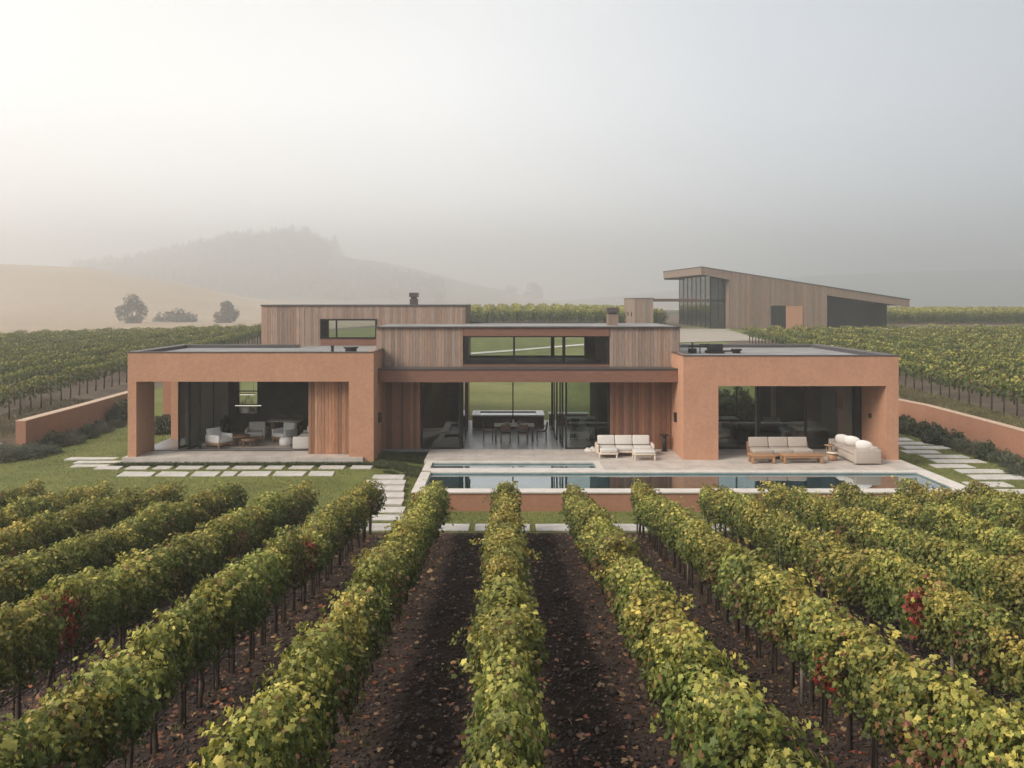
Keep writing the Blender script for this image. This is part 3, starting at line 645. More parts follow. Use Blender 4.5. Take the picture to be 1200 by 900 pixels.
# ---- centre, ground floor
m = cladding(MB(), -5.34, -3.70, 0.01, 3.05, 37.2, rnd=random.Random(11)); m.box(-5.34, -3.70, 37.2, 37.35, 0.01, 3.05, (.4, .4, .4))
cladding(m, 4.57, 7.24, 0.01, 3.05, 37.2, rnd=random.Random(12)); m.box(4.57, 7.24, 37.2, 37.35, 0.01, 3.05, (.4, .4, .4))
tag(m.build('wall', wr_, house), 'red brown cedar boarding under the canopy')
slab = MB(); slab.box(-5.33, 7.23, 35.86, 43.2, 3.07, 3.585); cn = slab.build('canopy', M['roof_dark'], house)
m = MB(); m.box(-5.33, 7.23, 35.80, 35.858, 3.05, 3.55); m.build('fascia', M['fascia'], cn)
m = MB(); m.box(-5.335, 7.235, 35.76, 35.95, 3.587, 3.63); m.box(-5.33, 7.23, 35.95, 37.15, 3.587, 3.60); m.build('roof_edge', M['cap'], cn)
for a, b_ in ((-3.68, -1.95), (2.62, 4.55)):
    fr = MB(); fr.box(a, a+.08, 37.2, 37.3, .01, 3.05); fr.box(b_-.08, b_, 37.2, 37.3, .01, 3.05); fr.box(a+.08, b_-.08, 37.2, 37.3, .01, .07); fr.box(a+.08, b_-.08, 37.2, 37.3, 2.98, 3.05)
    f = fr.build('sliding_door', M['metal'], house); g = MB(); g.box(a+.08, b_-.08, 37.24, 37.26, .07, 2.98); g.build('pane', M['glass_dark'], f)
# leaves slid open, seen end on
for x0, ya, yb in ((-1.90, 37.35, 40.0), (2.50, 37.6, 39.4), (2.36, 39.5, 41.6)):
    fr = MB(); fr.box(x0, x0+.07, ya, ya+.12, .01, 3.05); fr.box(x0, x0+.07, yb-.12, yb, .01, 3.05); fr.box(x0, x0+.07, ya+.12, yb-.12, .01, .1); fr.box(x0, x0+.07, ya+.12, yb-.12, 2.95, 3.05)
    f = fr.build('sliding_door', M['metal'], house); g = MB(); g.box(x0+.025, x0+.045, ya+.12, yb-.12, .1, 2.95); g.build('pane', M['glass_dark'], f)
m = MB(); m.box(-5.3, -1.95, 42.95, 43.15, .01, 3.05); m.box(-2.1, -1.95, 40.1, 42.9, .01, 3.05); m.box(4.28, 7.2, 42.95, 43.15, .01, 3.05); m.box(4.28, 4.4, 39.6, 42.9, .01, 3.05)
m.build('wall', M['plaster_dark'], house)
fr = MB(); fr.box(.36, .42, 43.0, 43.08, .01, 3.05); fr.box(2.32, 2.42, 43.0, 43.1, .01, 3.05); fr.box(-1.95, 4.28, 43.0, 43.1, 2.98, 3.05); fr.box(-1.95, -1.88, 43.0, 43.1, .01, 2.98)
f = fr.build('window', M['metal'], house); g = MB(); g.box(2.42, 4.28, 43.04, 43.06, .01, 2.98); g.build('pane', M['glass'], f)
# ---- centre, upper floor
m = cladding(MB(), -5.6, -1.84, 3.60, 5.30, 37.2, rnd=random.Random(21), var=.2); cladding(m, 37.2, 43.1, 3.60, 5.30, -5.6, 'x-', rnd=random.Random(22), var=.2); m.box(-5.6, -1.84, 37.2, 43.1, 3.6, 5.30, (.5, .5, .5))
cladding(m, 4.55, 7.58, 3.60, 5.30, 37.2, rnd=random.Random(23), var=.2); cladding(m, 37.2, 43.1, 3.60, 5.30, 7.58, 'x+', rnd=random.Random(24), var=.2); m.box(4.55, 7.58, 37.2, 43.1, 3.6, 5.30, (.5, .5, .5))
tag(m.build('wall', wg, house), 'weathered grey brown cedar boarding of the upper storey')
m = MB(); m.box(-1.83, 4.54, 37.12, 37.22, 4.93, 5.295); cb = m.build('beam', M['fascia'], house)
m = MB(); m.box(-1.83, 4.54, 37.22, 43.1, 4.96, 5.29); m.box(-5.63, 7.61, 37.1, 43.15, 5.301, 5.335); croof = m.build('roof', M['roof'], house)
m = MB(); m.box(-5.67, 7.65, 37.05, 37.16, 5.303, 5.355); m.box(-1.8, 4.5, 42.9, 43.1, 5.337, 5.42); m.build('roof_edge', M['cap'], croof)
fr = MB(); fr.box(-1.82, 4.53, 37.22, 37.32, 3.603, 3.78); fr.box(-1.82, 4.53, 37.22, 37.32, 4.88, 4.955); fr.box(-1.82, -1.6, 37.22, 37.32, 3.78, 4.88); fr.box(4.40, 4.53, 37.22, 37.32, 3.78, 4.88)
for x in (.36, 2.56): fr.box(x, x+.07, 37.22, 37.3, 3.78, 4.88)
f = fr.build('window', M['metal'], house); g = MB()
g.box(-1.6, .36, 37.25, 37.27, 3.78, 4.88); g.box(.43, 2.56, 37.25, 37.27, 3.78, 4.88); g.box(2.63, 4.40, 37.25, 37.27, 3.78, 4.88); g.build('pane', M['glass'], f)
fr = MB(); fr.box(2.3, 2.48, 42.95, 43.05, 3.6, 4.955); fr.box(-1.83, 3.98, 42.95, 43.05, 3.6, 3.72); fr.box(2.75, 2.85, 41.0, 41.1, 3.6, 4.955); fr.box(.40, .45, 42.95, 43.03, 3.72, 4.955)
f = fr.build('window', M['metal'], house); g = MB(); g.box(-1.8, 2.3, 42.98, 43.0, 3.72, 4.955); g.build('pane', M['glass'], f)
m = MB(); m.box(3.98, 4.5, 42.6, 43.05, 3.6, 4.95); m.build('wall', M['plaster_dark'], house)
m = MB(); m.box(-1.83, 4.54, 37.19, 37.218, 3.603, 3.69); m.build('sill', M['fascia'], house)
# ---- rear upper block
m = MB()
for bx in ((-11.97, -9.07), (-6.34, -1.97)): cladding(m, bx[0], bx[1], 4.15, 6.20, 42.0, rnd=random.Random(31+int(bx[0])), var=.22)
cladding(m, -9.07, -6.34, 5.58, 6.20, 42.0, rnd=random.Random(33), var=.22)
cladding(m, 42.0, 48.0, 3.4, 6.20, -11.97, 'x-', rnd=random.Random(34), var=.2); cladding(m, 42.0, 48.0, 3.4, 6.20, -1.97, 'x+', rnd=random.Random(35), var=.2)
m.box(-11.97, -9.07, 42.0, 42.15, 3.4, 6.2, (.5, .5, .5)); m.box(-6.34, -1.97, 42.0, 42.15, 3.4, 6.2, (.5, .5, .5)); m.box(-9.07, -6.34, 42.0, 42.15, 5.58, 6.2, (.5, .5, .5)); m.box(-9.07, -6.34, 42.0, 42.15, 3.4, 4.62, (.5, .5, .5))
m.box(-11.97, -11.85, 42.15, 48, 3.4, 6.2); m.box(-2.1, -1.97, 42.15, 48, 3.4, 6.2); m.box(-11.85, -9.9, 47.85, 48, 3.4, 6.2); m.box(-6.0, -2.1, 47.85, 48, 3.4, 6.2); m.box(-9.9, -6.0, 47.85, 48, 3.4, 4.2)
tag(m.build('wall', wg, house), 'weathered cedar boarding of the rear upper block')
m = MB(); m.box(-12.02, -1.92, 41.93, 48.05, 6.201, 6.28); m.build('roof', M['cap'], house)
m = MB(); m.box(-9.08, -6.33, 41.95, 41.999, 4.15, 4.60); m.build('apron_panel', M['fascia'], house)
fr = MB(); fr.box(-9.1, -6.31, 41.93, 42.03, 5.50, 5.58); fr.box(-9.1, -6.31, 41.93, 42.03, 4.60, 4.68); fr.box(-9.1, -9.02, 41.93, 42.03, 4.68, 5.50); fr.box(-6.39, -6.31, 41.93, 42.03, 4.68, 5.50); fr.box(-8.33, -8.26, 41.93, 42.03, 4.68, 5.50)
f = fr.build('window', M['metal'], house); g = MB(); g.box(-9.02, -8.33, 41.97, 41.99, 4.68, 5.5); g.box(-8.26, -6.39, 41.97, 41.99, 4.68, 5.5); g.build('pane', M['glass_dark'], f)
m = MB(); m.box(-11.9, -2.0, 42.16, 47.84, -.1, 3.38); m.build('wall', sw, house)
# ---- chimneys, roof gear
def chimney(x, y, z, w_, h_, dd=.45, mat=wg):
    m = MB(); m.box(x-w_/2, x+w_/2, y, y+dd, z, z+h_); c_ = m.build('chimney', mat, house)
    m = MB(); m.box(x-w_/2-.03, x+w_/2+.03, y-.03, y+dd+.03, z+h_+.10, z+h_+.32); m.box(x-w_/2+.05, x+w_/2-.05, y+.05, y+dd-.05, z+h_+.002, z+h_+.1); m.build('chimney_cap', M['cap'], c_)
chimney(-4.62, 43.0, 6.282, .38, .28, mat=M['cap']); chimney(4.95, 39.2, 5.337, .48, .50, dd=.4, mat=M['wood_barn'])
for x, w_, h_ in ((-7.45, .13, .22), (-6.65, .5, .16)):
    m = MB(); m.tube([(x, 36.8, 4.262), (x, 36.8, 4.262+h_)], w_/2, 12, smooth=False); m.tube([(x, 36.8, 4.264+h_), (x, 36.8, 4.32+h_)], w_/2*1.3, 12, smooth=False); m.build('roof_vent', M['black'], lroof)
# sconces
for nm, (a0, a1, b0, b1, z0, z1) in (('wall_lamp', (-5.345, -5.22, 35.9, 36.05, 1.35, 1.75)), ('wall_lamp', (7.13, 7.245, 36.0, 36.15, 1.35, 1.75)), ('wall_lamp', (15.40, 15.495, 36.1, 36.22, 1.5, 1.7))):
    m = MB(); m.rbox(a0, a1, b0, b1, z0, z1, r=.02, smooth=False); m.build(nm, M['black'], house)
index_children()

# roof machinery on the right wing
ru = thing('roof_fan_unit', 'dark fan unit with pipes on the flat roof of the right wing', 'ventilation unit', (9.3, 38.2, 4.122))
m = MB(); m.rbox(-.22, .38, -.3, .3, .12, .42, r=.04); m.box(-.3, .45, -.28, -.2, 0, .12); m.box(-.3, .45, .2, .28, 0, .12); m.build('housing', M['black'], ru, local=True)
m = MB(); m.tube([(1.05, 0, 0), (1.05, 0, .12)], .18, 16); m.tube([(1.05, 0, .12), (1.05, 0, .2)], [.25, .24], 16); m.build('fan', M['black'], ru, local=True)
for pp_, r_ in (([(-1.1, .1, .3), (-.25, .1, .3)], .035), ([(-.9, .1, 0), (-.9, .1, .48)], .04), ([(-.6, -.1, 0), (-.6, -.1, .4), (-.2, -.1, .4)], .03), ([(.35, 0, .1), (.9, 0, .1)], .035)):
    m = MB(); m.tube(pp_, r_, 8); m.build('pipe', M['black'], ru, local=True)
m = MB(); m.rbox(-1.1, -.75, -.15, .15, .02, .22, r=.03); m.build('junction_box', M['black'], ru, local=True)

# ================================================================== GARDEN WALLS
def wall_run(pts, top, base, th, name, label, cap=True):
    """terracotta wall along (x, y) points; top/base z lists"""
    o = thing(name, label, 'garden wall', (pts[0][0], pts[0][1], base[0]))
    m = MB(); k = MB(); n = len(pts)
    def nrm(i):
        a = Vector(pts[max(i-1, 0)]); b = Vector(pts[min(i+1, n-1)]); d_ = (b-a).normalized(); return Vector((-d_.y, d_.x))
    for mb, t_, z_lo, z_hi in ((m, th, base, top), (k, th+.04, top, [z+.035 for z in top])):
        vs = []
        for i in range(n):
            q = nrm(i)*t_/2; x, y = pts[i]
            vs += [(x-q.x, y-q.y, z_lo[i]), (x+q.x, y+q.y, z_lo[i]), (x+q.x, y+q.y, z_hi[i]), (x-q.x, y-q.y, z_hi[i])]
        fs = [(0, 1, 2, 3), tuple((n-1)*4+j for j in (3, 2, 1, 0))]
        for i in range(n-1):
            for j in range(4): fs.append((i*4+j, (i+1)*4+j, (i+1)*4+(j+1) % 4, i*4+(j+1) % 4))
        mb.add(vs, fs)
    m.build('wall', M['stucco_wall'], o); k.build('coping', M['wall_cap'] if cap else M['cap'], o); return o
wall_run([(-21.75, 38.3), (-21.8, 44), (-21.9, 50.5)], [1.06, 1.1, 1.18], [-1, -1, -.5], .45, 'garden_wall', 'low terracotta retaining wall on the left below the vineyard slope')
wall_run([(22.0, 27.0), (22.0, 38), (21.9, 44.2), (21.2, 47.5)], [.85, .98, 1.05, 1.1], [-1.5, -1, -1, -.8], .35, 'garden_wall', 'long terracotta retaining wall on the right beside the stepping stones')
o = thing('garden_wall', 'tall terracotta screen wall seen through the open porch of the left wing', 'garden wall', (-18.2, 45.5, -.3))
m = MB(); m.box(-17.75, -16.9, 45.2, 45.6, -.5, 2.95); m.box(-18.35, -17.76, 45.75, 46.1, -.5, 2.85); m.build('wall', M['stucco_wall'], o)
index_children()

# ================================================================== PAVERS
PAV = []
def paver(x0, x1, y0, y1, label, group, hf=H):
    m = MB(); rr = random.Random(int(x0*100+y0*1000)); j = lambda: rr.uniform(-.03, .03)
    zc = [hf((x0+x1)/2, (y0+y1)/2)]; g = (hf((x0+x1)/2, y1)-hf((x0+x1)/2, y0))/(y1-y0)
    P = [(x0+j(), y0+j()), (x1+j(), y0+j()), (x1+j(), y1+j()), (x0+j(), y1+j())]; cy_ = (y0+y1)/2
    zt = lambda y: zc[0]+g*(y-cy_)+.035
    vs = [(p[0], p[1], zt(p[1])-.09) for p in P]+[(p[0], p[1], zt(p[1])) for p in P]
    m.add(vs, [(0, 3, 2, 1), (4, 5, 6, 7), (0, 1, 5, 4), (1, 2, 6, 5), (2, 3, 7, 6), (3, 0, 4, 7)])
    ox_, oy_, oz_ = (x0+x1)/2, cy_, zt(cy_)-.09
    m.v = [(a-ox_, b-oy_, c-oz_) for a, b, c in m.v]
    o = m.build('paver', M['paver'], bevel=0.012); o.location = (ox_, oy_, oz_); tag(o, label, 'paver', group); PAV.append((x0, x1, y0, y1)); return o
ORD = ['first', 'second', 'third', 'fourth', 'fifth', 'sixth', 'seventh', 'eighth', 'ninth', 'tenth', 'eleventh', 'twelfth', 'thirteenth', 'fourteenth', 'fifteenth', 'sixteenth', 'seventeenth', 'eighteenth', 'nineteenth', 'twentieth',
       'twenty-first', 'twenty-second', 'twenty-third', 'twenty-fourth', 'twenty-fifth', 'twenty-sixth', 'twenty-seventh', 'twenty-eighth', 'twenty-ninth', 'thirtieth', 'thirty-first', 'thirty-second']
# bottom walk in front of the terrace wall
x = -4.75; i = 0
while x < 17:
    w_ = [1.25, 1.0, 1.05, .5, 1.1, 1.1, .95, 1.15][i % 8]
    if x+w_ > 17.4: break
    paver(x, x+w_, 26.55, 27.35, f'pale paver, {ORD[i]} from the left in the walk below the pool wall', 'pavers along the foot of the pool wall')
    x += w_+.16; i += 1
# stepping flight beside the terrace's left edge
for i, (y0, y1, xa, xb) in enumerate([(27.75, 28.35, -5.3, -3.35), (28.62, 29.2, -5.25, -3.4), (29.45, 30.0, -5.6, -3.55), (30.25, 30.75, -5.75, -3.6), (31.0, 31.5, -5.95, -3.7), (31.72, 32.2, -6.1, -3.75), (32.45, 32.9, -5.75, -3.85)]):
    paver(xa, xb, y0, y1, f'pale wide paver, {ORD[i]} from the bottom in the steps left of the pool', 'pavers stepping up left of the pool')
# two-row walk along the left wing
x = -17.4; i = 0
while x < -6.1:
    w_ = [1.0, 1.1, .95, .75, 1.05, .9, 1.15, .8][i % 8]
    if i > 0: paver(x+.1, x+w_, 33.45, 33.95, f'pale paver, {ORD[i-1]} from the left in the back row along the left wing', 'pavers along the left wing')
    x += w_+.14; i += 1
x = -14.8; i = 0
while x < -6.9:
    w_ = [1.3, 1.15, 1.0, .5, 1.15, 1.2, .95, 1.05][i % 8]
    paver(x, x+w_, 32.55, 33.1, f'pale paver, {ORD[i]} from the left in the front row along the left wing', 'pavers along the left wing')
    x += w_+.16; i += 1
for i, (xa, xb, y0, y1) in enumerate([(-18.2, -16.3, 35.6, 36.1), (-17.4, -15.75, 34.75, 35.2), (-17.1, -15.9, 33.98, 34.38)]):
    paver(xa-.2, xb, y0, y1, f'long pale paver, {ORD[i]} from the back at the left corner of the left wing', 'pavers at the left corner')
# walk on the right
for i in range(11):
    y0 = 41.6-i*1.08; xa = 19.0-.06*i if i % 3 else 18.7-.1*i; xb = xa+[1.6, 1.9, 2.1][i % 3]-.1
    paver(xa-.35, xb-.25, y0, y0+.72, f'pale stepping slab, {ORD[i]} from the far end beside the right garden wall', 'stepping slabs beside the right garden wall')

# ================================================================== FURNITURE
def cushion(mb, x0, x1, y0, y1, z0, z1, puff=.02, M_=None):
    if puff >= .05: return mb.rbox(x0, x1, y0, y1, z0, z1, puff=puff, M_=M_)
    return mb.rbox(x0, x1, y0, y1, z0, z1, r=.045, seg=3, M_=M_)
def tilt(x, y, z, ang, axis='X'): return Matrix.Translation((x, y, z)) @ Matrix.Rotation(ang, 4, axis) @ Matrix.Translation((-x, -y, -z))

# sofa right of the doors: pale timber frame, three back cushions, chaise at its left
o = thing('outdoor_sofa', 'pale three seat garden sofa with chaise against the cedar wall by the pool', 'sofa', (5.0, 35.6, 0.002))
m = MB(); m.rbox(-1.16, 1.16, .5, .56, .12, .50, r=.015); m.rbox(-1.16, 1.16, -.2, .5, .15, .23, r=.015); m.rbox(-1.16, -.36, -.62, -.2, .15, .23, r=.015); m.build('frame', M['pale_wood'], o, local=True)
for x_, y_ in ((-1.13, -.58), (-.42, -.58), (-1.13, .48), (1.10, .48), (1.10, -.16)):
    m = MB(); m.rbox(x_-.03, x_+.03, y_-.03, y_+.03, 0, .15, r=.008); m.build('leg', M['pale_wood'], o, local=True)
for sx in (-1, 1):
    m = MB(); m.rbox(sx*1.17-.04, sx*1.17+.04, -.15 if sx > 0 else -.45, .5, .15, .50, r=.02); m.build('armrest', M['pale_wood'], o, local=True)
for k in range(3):
    m = MB(); x_ = -1.10+k*.735; cushion(m, x_, x_+.72, .33, .50, .40, .80, .03, tilt(0, .4, .42, R(-12))); m.build('back_cushion', M['fabric'], o, local=True)
    m = MB(); cushion(m, x_, x_+.72, -.60 if k == 0 else -.18, .34, .23, .40, .015); m.build('seat_cushion', M['fabric'], o, local=True)
o = thing('ottoman', 'pale slatted ottoman on four legs in front of the sofa by the cedar wall', 'ottoman', (5.65, 34.78, 0.002))
m = MB(); m.rbox(-.44, .44, -.34, .34, .22, .29, r=.015); m.build('frame', M['pale_wood'], o, local=True)
m = MB(); cushion(m, -.43, .43, -.33, .33, .29, .40, .012); m.build('cushion', M['fabric'], o, local=True)
for sx in (-1, 1):
    for sy in (-1, 1): m = MB(); m.rbox(sx*.40-.03, sx*.40+.03, sy*.30-.03, sy*.30+.03, 0, .22, r=.008); m.build('leg', M['pale_wood'], o, local=True)
# throw on the deck by the glass
m = MB(); 
vs = []; fs = []; nn = 14
for i in range(nn):
    for j in range(nn):
        u, v = i/(nn-1)*2-1, j/(nn-1)*2-1; h_ = (1-u*u)*(1-v*v)
        vs.append((3.72+u*.33*(1-.2*v*v), 36.75+v*.2*(1-.25*u*u), .006+.13*h_**.6*(1+.35*math.sin(u*7+v*3)+.2*math.sin(v*9-u*4))))
for i in range(nn-1):
    for j in range(nn-1): fs.append((i*nn+j, (i+1)*nn+j, (i+1)*nn+j+1, i*nn+j+1))
m.add(vs, fs, smooth=True); tag(m.build('folded_towel', M['fabric']), 'crumpled pale towel lying on the terrace beside the glass door', 'towel')
# slim black pedestal table
o = thing('side_table', 'slim black pedestal table against the cedar boards right of the sofa', 'side table', (6.86, 36.75, 0.002))
m = MB(); m.tube([(0, 0, .66), (0, 0, .70)], .19, 20); m.build('table_top', M['black'], o, local=True)
m = MB(); m.tube([(0, 0, .02), (0, 0, .66)], [.10, .08], 16); m.tube([(0, 0, 0), (0, 0, .025)], .15, 20); m.build('pedestal', M['black'], o, local=True)

# sofa in front of the right wing
o = thing('outdoor_sofa', 'taupe three seat sofa on a low teak base in front of the right wing glass', 'sofa', (11.3, 35.05, 0.002))
m = MB(); m.rbox(-1.25, 1.3, -.42, .48, .14, .24, r=.02); m.rbox(-1.25, 1.3, .44, .50, .24, .62, r=.02); m.build('frame', M['teak'], o, local=True)
for sx in (-1.2, 1.22):
    for sy in (-.36, .42): m = MB(); m.rbox(sx-.04, sx+.04, sy-.04, sy+.04, 0, .14, r=.01); m.build('leg', M['teak'], o, local=True)
for k in range(3):
    x_ = -1.2+k*.81; m = MB(); cushion(m, x_, x_+.79, .24, .42, .40, .82, .035, tilt(0, .33, .42, R(-12))); m.build('back_cushion', M['fabric_tan'], o, local=True)
    m = MB(); cushion(m, x_, x_+.80, -.40, .26, .24, .42, .02); m.build('seat_cushion', M['fabric_tan'], o, local=True)
for nm, lab, X, w_, d_, h_ in (('coffee_table', 'small square teak table at the left front of the taupe sofa', 10.25, 1.0, .62, .34), ('coffee_table', 'long low teak bench table in front of the taupe sofa', 11.85, 1.65, .55, .35)):
    o = thing(nm, lab, 'table', (X, 34.1, 0.002))
    m = MB()
    for k in range(6): m.rbox(-w_/2, w_/2, -d_/2+k*d_/6+.006, -d_/2+(k+1)*d_/6-.006, h_-.06, h_, r=.008)
    m.build('table_top', M['teak'], o, local=True)
    m = MB(); m.rbox(-w_/2+.05, w_/2-.05, -d_/2+.03, -d_/2+.07, h_-.14, h_-.061, r=.006); m.rbox(-w_/2+.05, w_/2-.05, d_/2-.07, d_/2-.03, h_-.14, h_-.061, r=.006); m.build('apron', M['teak'], o, local=True)
    for sx in (-1, 1):
        for sy in (-1, 1): m = MB(); m.rbox(sx*(w_/2-.09)-.05, sx*(w_/2-.09)+.05, sy*(d_/2-.07)-.05, sy*(d_/2-.07)+.05, 0, h_-.062, r=.01); m.build('leg', M['teak'], o, local=True)
# grey sofa side on, facing left
o = thing('outdoor_sofa', 'grey upholstered sofa seen end on at the right corner of the terrace', 'sofa', (14.3, 35.0, 0.002))
m = MB(); m.rbox(-.5, .5, -1.2, 1.2, .05, .34, r=.04); m.build('base', M['fabric_tan'], o, local=True)
m = MB(); m.rbox(.28, .52, -1.2, 1.2, .10, .66, r=.05); m.build('backrest', M['fabric_tan'], o, local=True)
for sy in (-1.31, 1.31): m = MB(); m.rbox(-.52, .52, sy-.11, sy+.11, .04, .60, r=.04); m.build('armrest', M['fabric_tan'], o, local=True)
for k in range(3):
    m = MB(); cushion(m, -.5, .26, -1.19+k*.795, -1.19+(k+1)*.795-.01, .34, .48, .015); m.build('seat_cushion', M['fabric_tan'], o, local=True)
for (x_, y_, z_, lab, ax) in ((.12, -.72, .62, 'white throw pillow at the near end of the grey sofa', -20), (.0, .15, .66, 'largest white throw pillow in the middle of the grey sofa', -25), (-.1, .85, .62, 'white throw pillow at the far end of the grey sofa', -30)):
    mb = MB(); cushion(mb, -.27, .27, -.09, .09, -.2, .2, .06); ob = mb.build('throw_pillow', M['fabric_white']); ob.location = (14.3+x_, 35.0+y_, z_+.02); ob.rotation_euler = (R(28), R(8), R(ax)); tag(ob, lab, 'pillow')
o = thing('side_table', 'small round pale table with woven drum base left of the grey sofa', 'side table', (13.25, 34.55, 0.002))
m = MB(); m.tube([(0, 0, .30), (0, 0, .34)], .24, 20); m.build('table_top', M['pale_wood'], o, local=True)
m = MB(); m.tube([(0, 0, 0), (0, 0, .15), (0, 0, .3)], [.15, .19, .15], 18); m.build('drum_base', M['teak'], o, local=True)
o = thing('side_table', 'tall round teak stool table behind the small drum table', 'side table', (13.45, 35.4, 0.002))
m = MB(); m.tube([(0, 0, .46), (0, 0, .5)], .2, 20); m.build('table_top', M['teak'], o, local=True)
for k in range(3): m = MB(); a = k*2.09+.4; m.tube([(.16*math.cos(a), .16*math.sin(a), 0), (.1*math.cos(a), .1*math.sin(a), .46)], .02, 8); m.build('leg', M['teak'], o, local=True)

# dining set
def dchair(label, x, y, rz):
    o = thing('dining_chair', label, 'chair', (x, y, 0.004), rz, 'dining chairs under the canopy')
    m = MB(); m.rbox(-.24, .24, -.23, .23, .42, .47, r=.015); m.build('seat', M['dark_wood'], o, local=True)
    for sx in (-1, 1):
        m = MB(); m.tube([(sx*.21, -.2, 0), (sx*.21, -.2, .44)], [.018, .022], 8); m.build('leg', M['dark_wood'], o, local=True)
        m = MB(); m.tube([(sx*.21, .22, 0), (sx*.21, .21, .45), (sx*.2, .27, .86)], [.018, .024, .018], 8); m.build('leg', M['dark_wood'], o, local=True)
        m = MB(); m.tube([(sx*.23, -.19, .43), (sx*.245, -.17, .64), (sx*.24, .22, .66)], .016, 8); m.build('armrest', M['dark_wood'], o, local=True)
    m = MB(); m.rbox(-.2, .2, .235, .27, .58, .86, r=.012, M_=tilt(0, .25, .6, R(-8))); m.build('backrest', M['dark_wood'], o, local=True)
    return o
dchair('dark dining chair at the left end of the table', -.78, 39.55, R(90))
dchair('dark dining chair at the right end of the table', 1.68, 39.55, R(-90))
dchair('left dining chair with its back to the pool', .02, 38.85, R(180)); dchair('right dining chair with its back to the pool', .82, 38.85, R(180))
dchair('left dining chair on the far side of the table', .02, 40.25, 0); dchair('right dining chair on the far side of the table', .82, 40.25, 0)
o = thing('dining_table', 'long timber dining table under the canopy in front of the raised stone basin', 'table', (.42, 39.55, 0.004))
m = MB()
for k in range(5): m.rbox(-.93, .93, -.45+k*.18+.004, -.45+(k+1)*.18-.004, .70, .745, r=.008)
m.build('table_top', M['pale_wood'], o, local=True)
for sx in (-1, 1):
    for sy in (-1, 1): m = MB(); m.rbox(sx*.85-.035, sx*.85+.035, sy*.37-.035, sy*.37+.035, 0, .70, r=.008); m.build('leg', M['dark_wood'], o, local=True)
for k, (x_, y_, r_, h_, mm, nm, lab) in enumerate([(.1, 39.5, .13, .07, 'teak', 'bowl', 'wooden bowl left of the middle of the dining table'), (.62, 39.6, .11, .09, 'dark_wood', 'bowl', 'dark bowl right of the middle of the dining table'), (.38, 39.62, .045, .22, 'ceramic', 'vase', 'slim white vase in the middle of the dining table')]):
    m = MB(); z = .75
    if nm == 'bowl': m.tube([(0, 0, 0), (0, 0, h_*.3), (0, 0, h_), (0, 0, h_*.95), (0, 0, h_*.35)], [r_*.4, r_*.8, r_, r_*.92, r_*.5], 18)
    else: m.tube([(0, 0, 0), (0, 0, h_*.4), (0, 0, h_*.8), (0, 0, h_)], [r_*.8, r_*1.3, r_*.5, r_*.7], 14)
    ob = m.build(nm, M[mm]); ob.location = (x_, y_, z); tag(ob, lab, nm)

# raised basin behind the table
o = thing('raised_water_basin', 'raised dark sided water basin with a white rim behind the dining table', 'water basin', (.15, 44.3, .004))
m = MB(); m.box(-1.82, 1.82, -.9, -.8, 0, .60); m.box(-1.82, 1.82, .8, .9, 0, .60); m.box(-1.82, -1.72, -.8, .8, 0, .60); m.box(1.72, 1.82, -.8, .8, 0, .60); m.box(-1.72, 1.72, -.8, .8, .0, .3); m.build('side_wall', M['dark_wood'], o, local=True)
m = MB(); m.box(-1.86, 1.86, -.94, -.72, .602, .66); m.box(-1.86, 1.86, .62, .94, .602, .66); m.box(-1.86, -1.45, -.72, .62, .602, .66); m.box(1.45, 1.86, -.72, .62, .602, .66); m.build('rim', M['ceramic'], o, local=True, bevel=.01)
m = MB(); m.add([(-1.45, -.72, .61), (1.45, -.72, .61), (1.45, .62, .61), (-1.45, .62, .61)], [(0, 1, 2, 3)]); m.build('water', M['water'], o, local=True)
o = thing('planter_box', 'long low stone topped planter on the back terrace right of the raised basin', 'planter', (3.1, 44.6, .004))
m = MB(); m.rbox(-.8, 1.2, -.3, .3, 0, .55, r=.02, smooth=False); m.build('box', M['stucco_wall'], o, local=True)
m = MB(); m.rbox(-.84, 1.24, -.34, .34, .552, .62, r=.01, smooth=False); m.build('top_slab', M['coping'], o, local=True)

# left wing interior
ZL = .122
def armchair(label, x, y, rz, mat, w_=.8):
    o = thing('armchair', label, 'armchair', (x, y, ZL), rz)
    m = MB(); m.rbox(-w_/2, w_/2, -.4, .4, .14, .24, r=.02); m.build('frame', M['teak'], o, local=True)
    for sx in (-1, 1):
        m = MB(); m.rbox(sx*(w_/2-.03)-.05, sx*(w_/2-.03)+.05, -.4, .4, .24, .58, r=.04); m.build('armrest', mat, o, local=True)
        for sy in (-1, 1): m = MB(); m.rbox(sx*(w_/2-.05)-.03, sx*(w_/2-.05)+.03, sy*.35-.03, sy*.35+.03, 0, .14, r=.008); m.build('leg', M['teak'], o, local=True)
    m = MB(); cushion(m, -w_/2+.09, w_/2-.09, -.42, .22, .24, .44, .03); m.build('seat_cushion', mat, o, local=True)
    m = MB(); cushion(m, -w_/2+.06, w_/2-.06, .2, .4, .3, .82, .04, tilt(0, .3, .4, R(-8))); m.build('backrest', mat, o, local=True)
    return o
armchair('white armchair beside the folded glass doors of the left room', -12.4, 37.0, R(62), M['fabric_white'])
armchair('pale armchair behind the wooden coffee tables of the left room', -11.3, 38.75, R(8), M['fabric'], .85)
def rtable(nm, label, x, y, r_, h_, mat, nl=4):
    o = thing(nm, label, 'table', (x, y, ZL)); m = MB(); m.tube([(0, 0, h_-.04), (0, 0, h_)], r_, 24); m.build('table_top', mat, o, local=True)
    for k in range(nl): a = k*2*math.pi/nl+.5; m = MB(); m.tube([(r_*.8*math.cos(a), r_*.8*math.sin(a), 0), (r_*.6*math.cos(a), r_*.6*math.sin(a), h_-.04)], .025, 8); m.build('leg', M['teak'], o, local=True)
rtable('coffee_table', 'larger round wooden coffee table between the two left room armchairs', -11.75, 37.6, .5, .42, M['teak'])
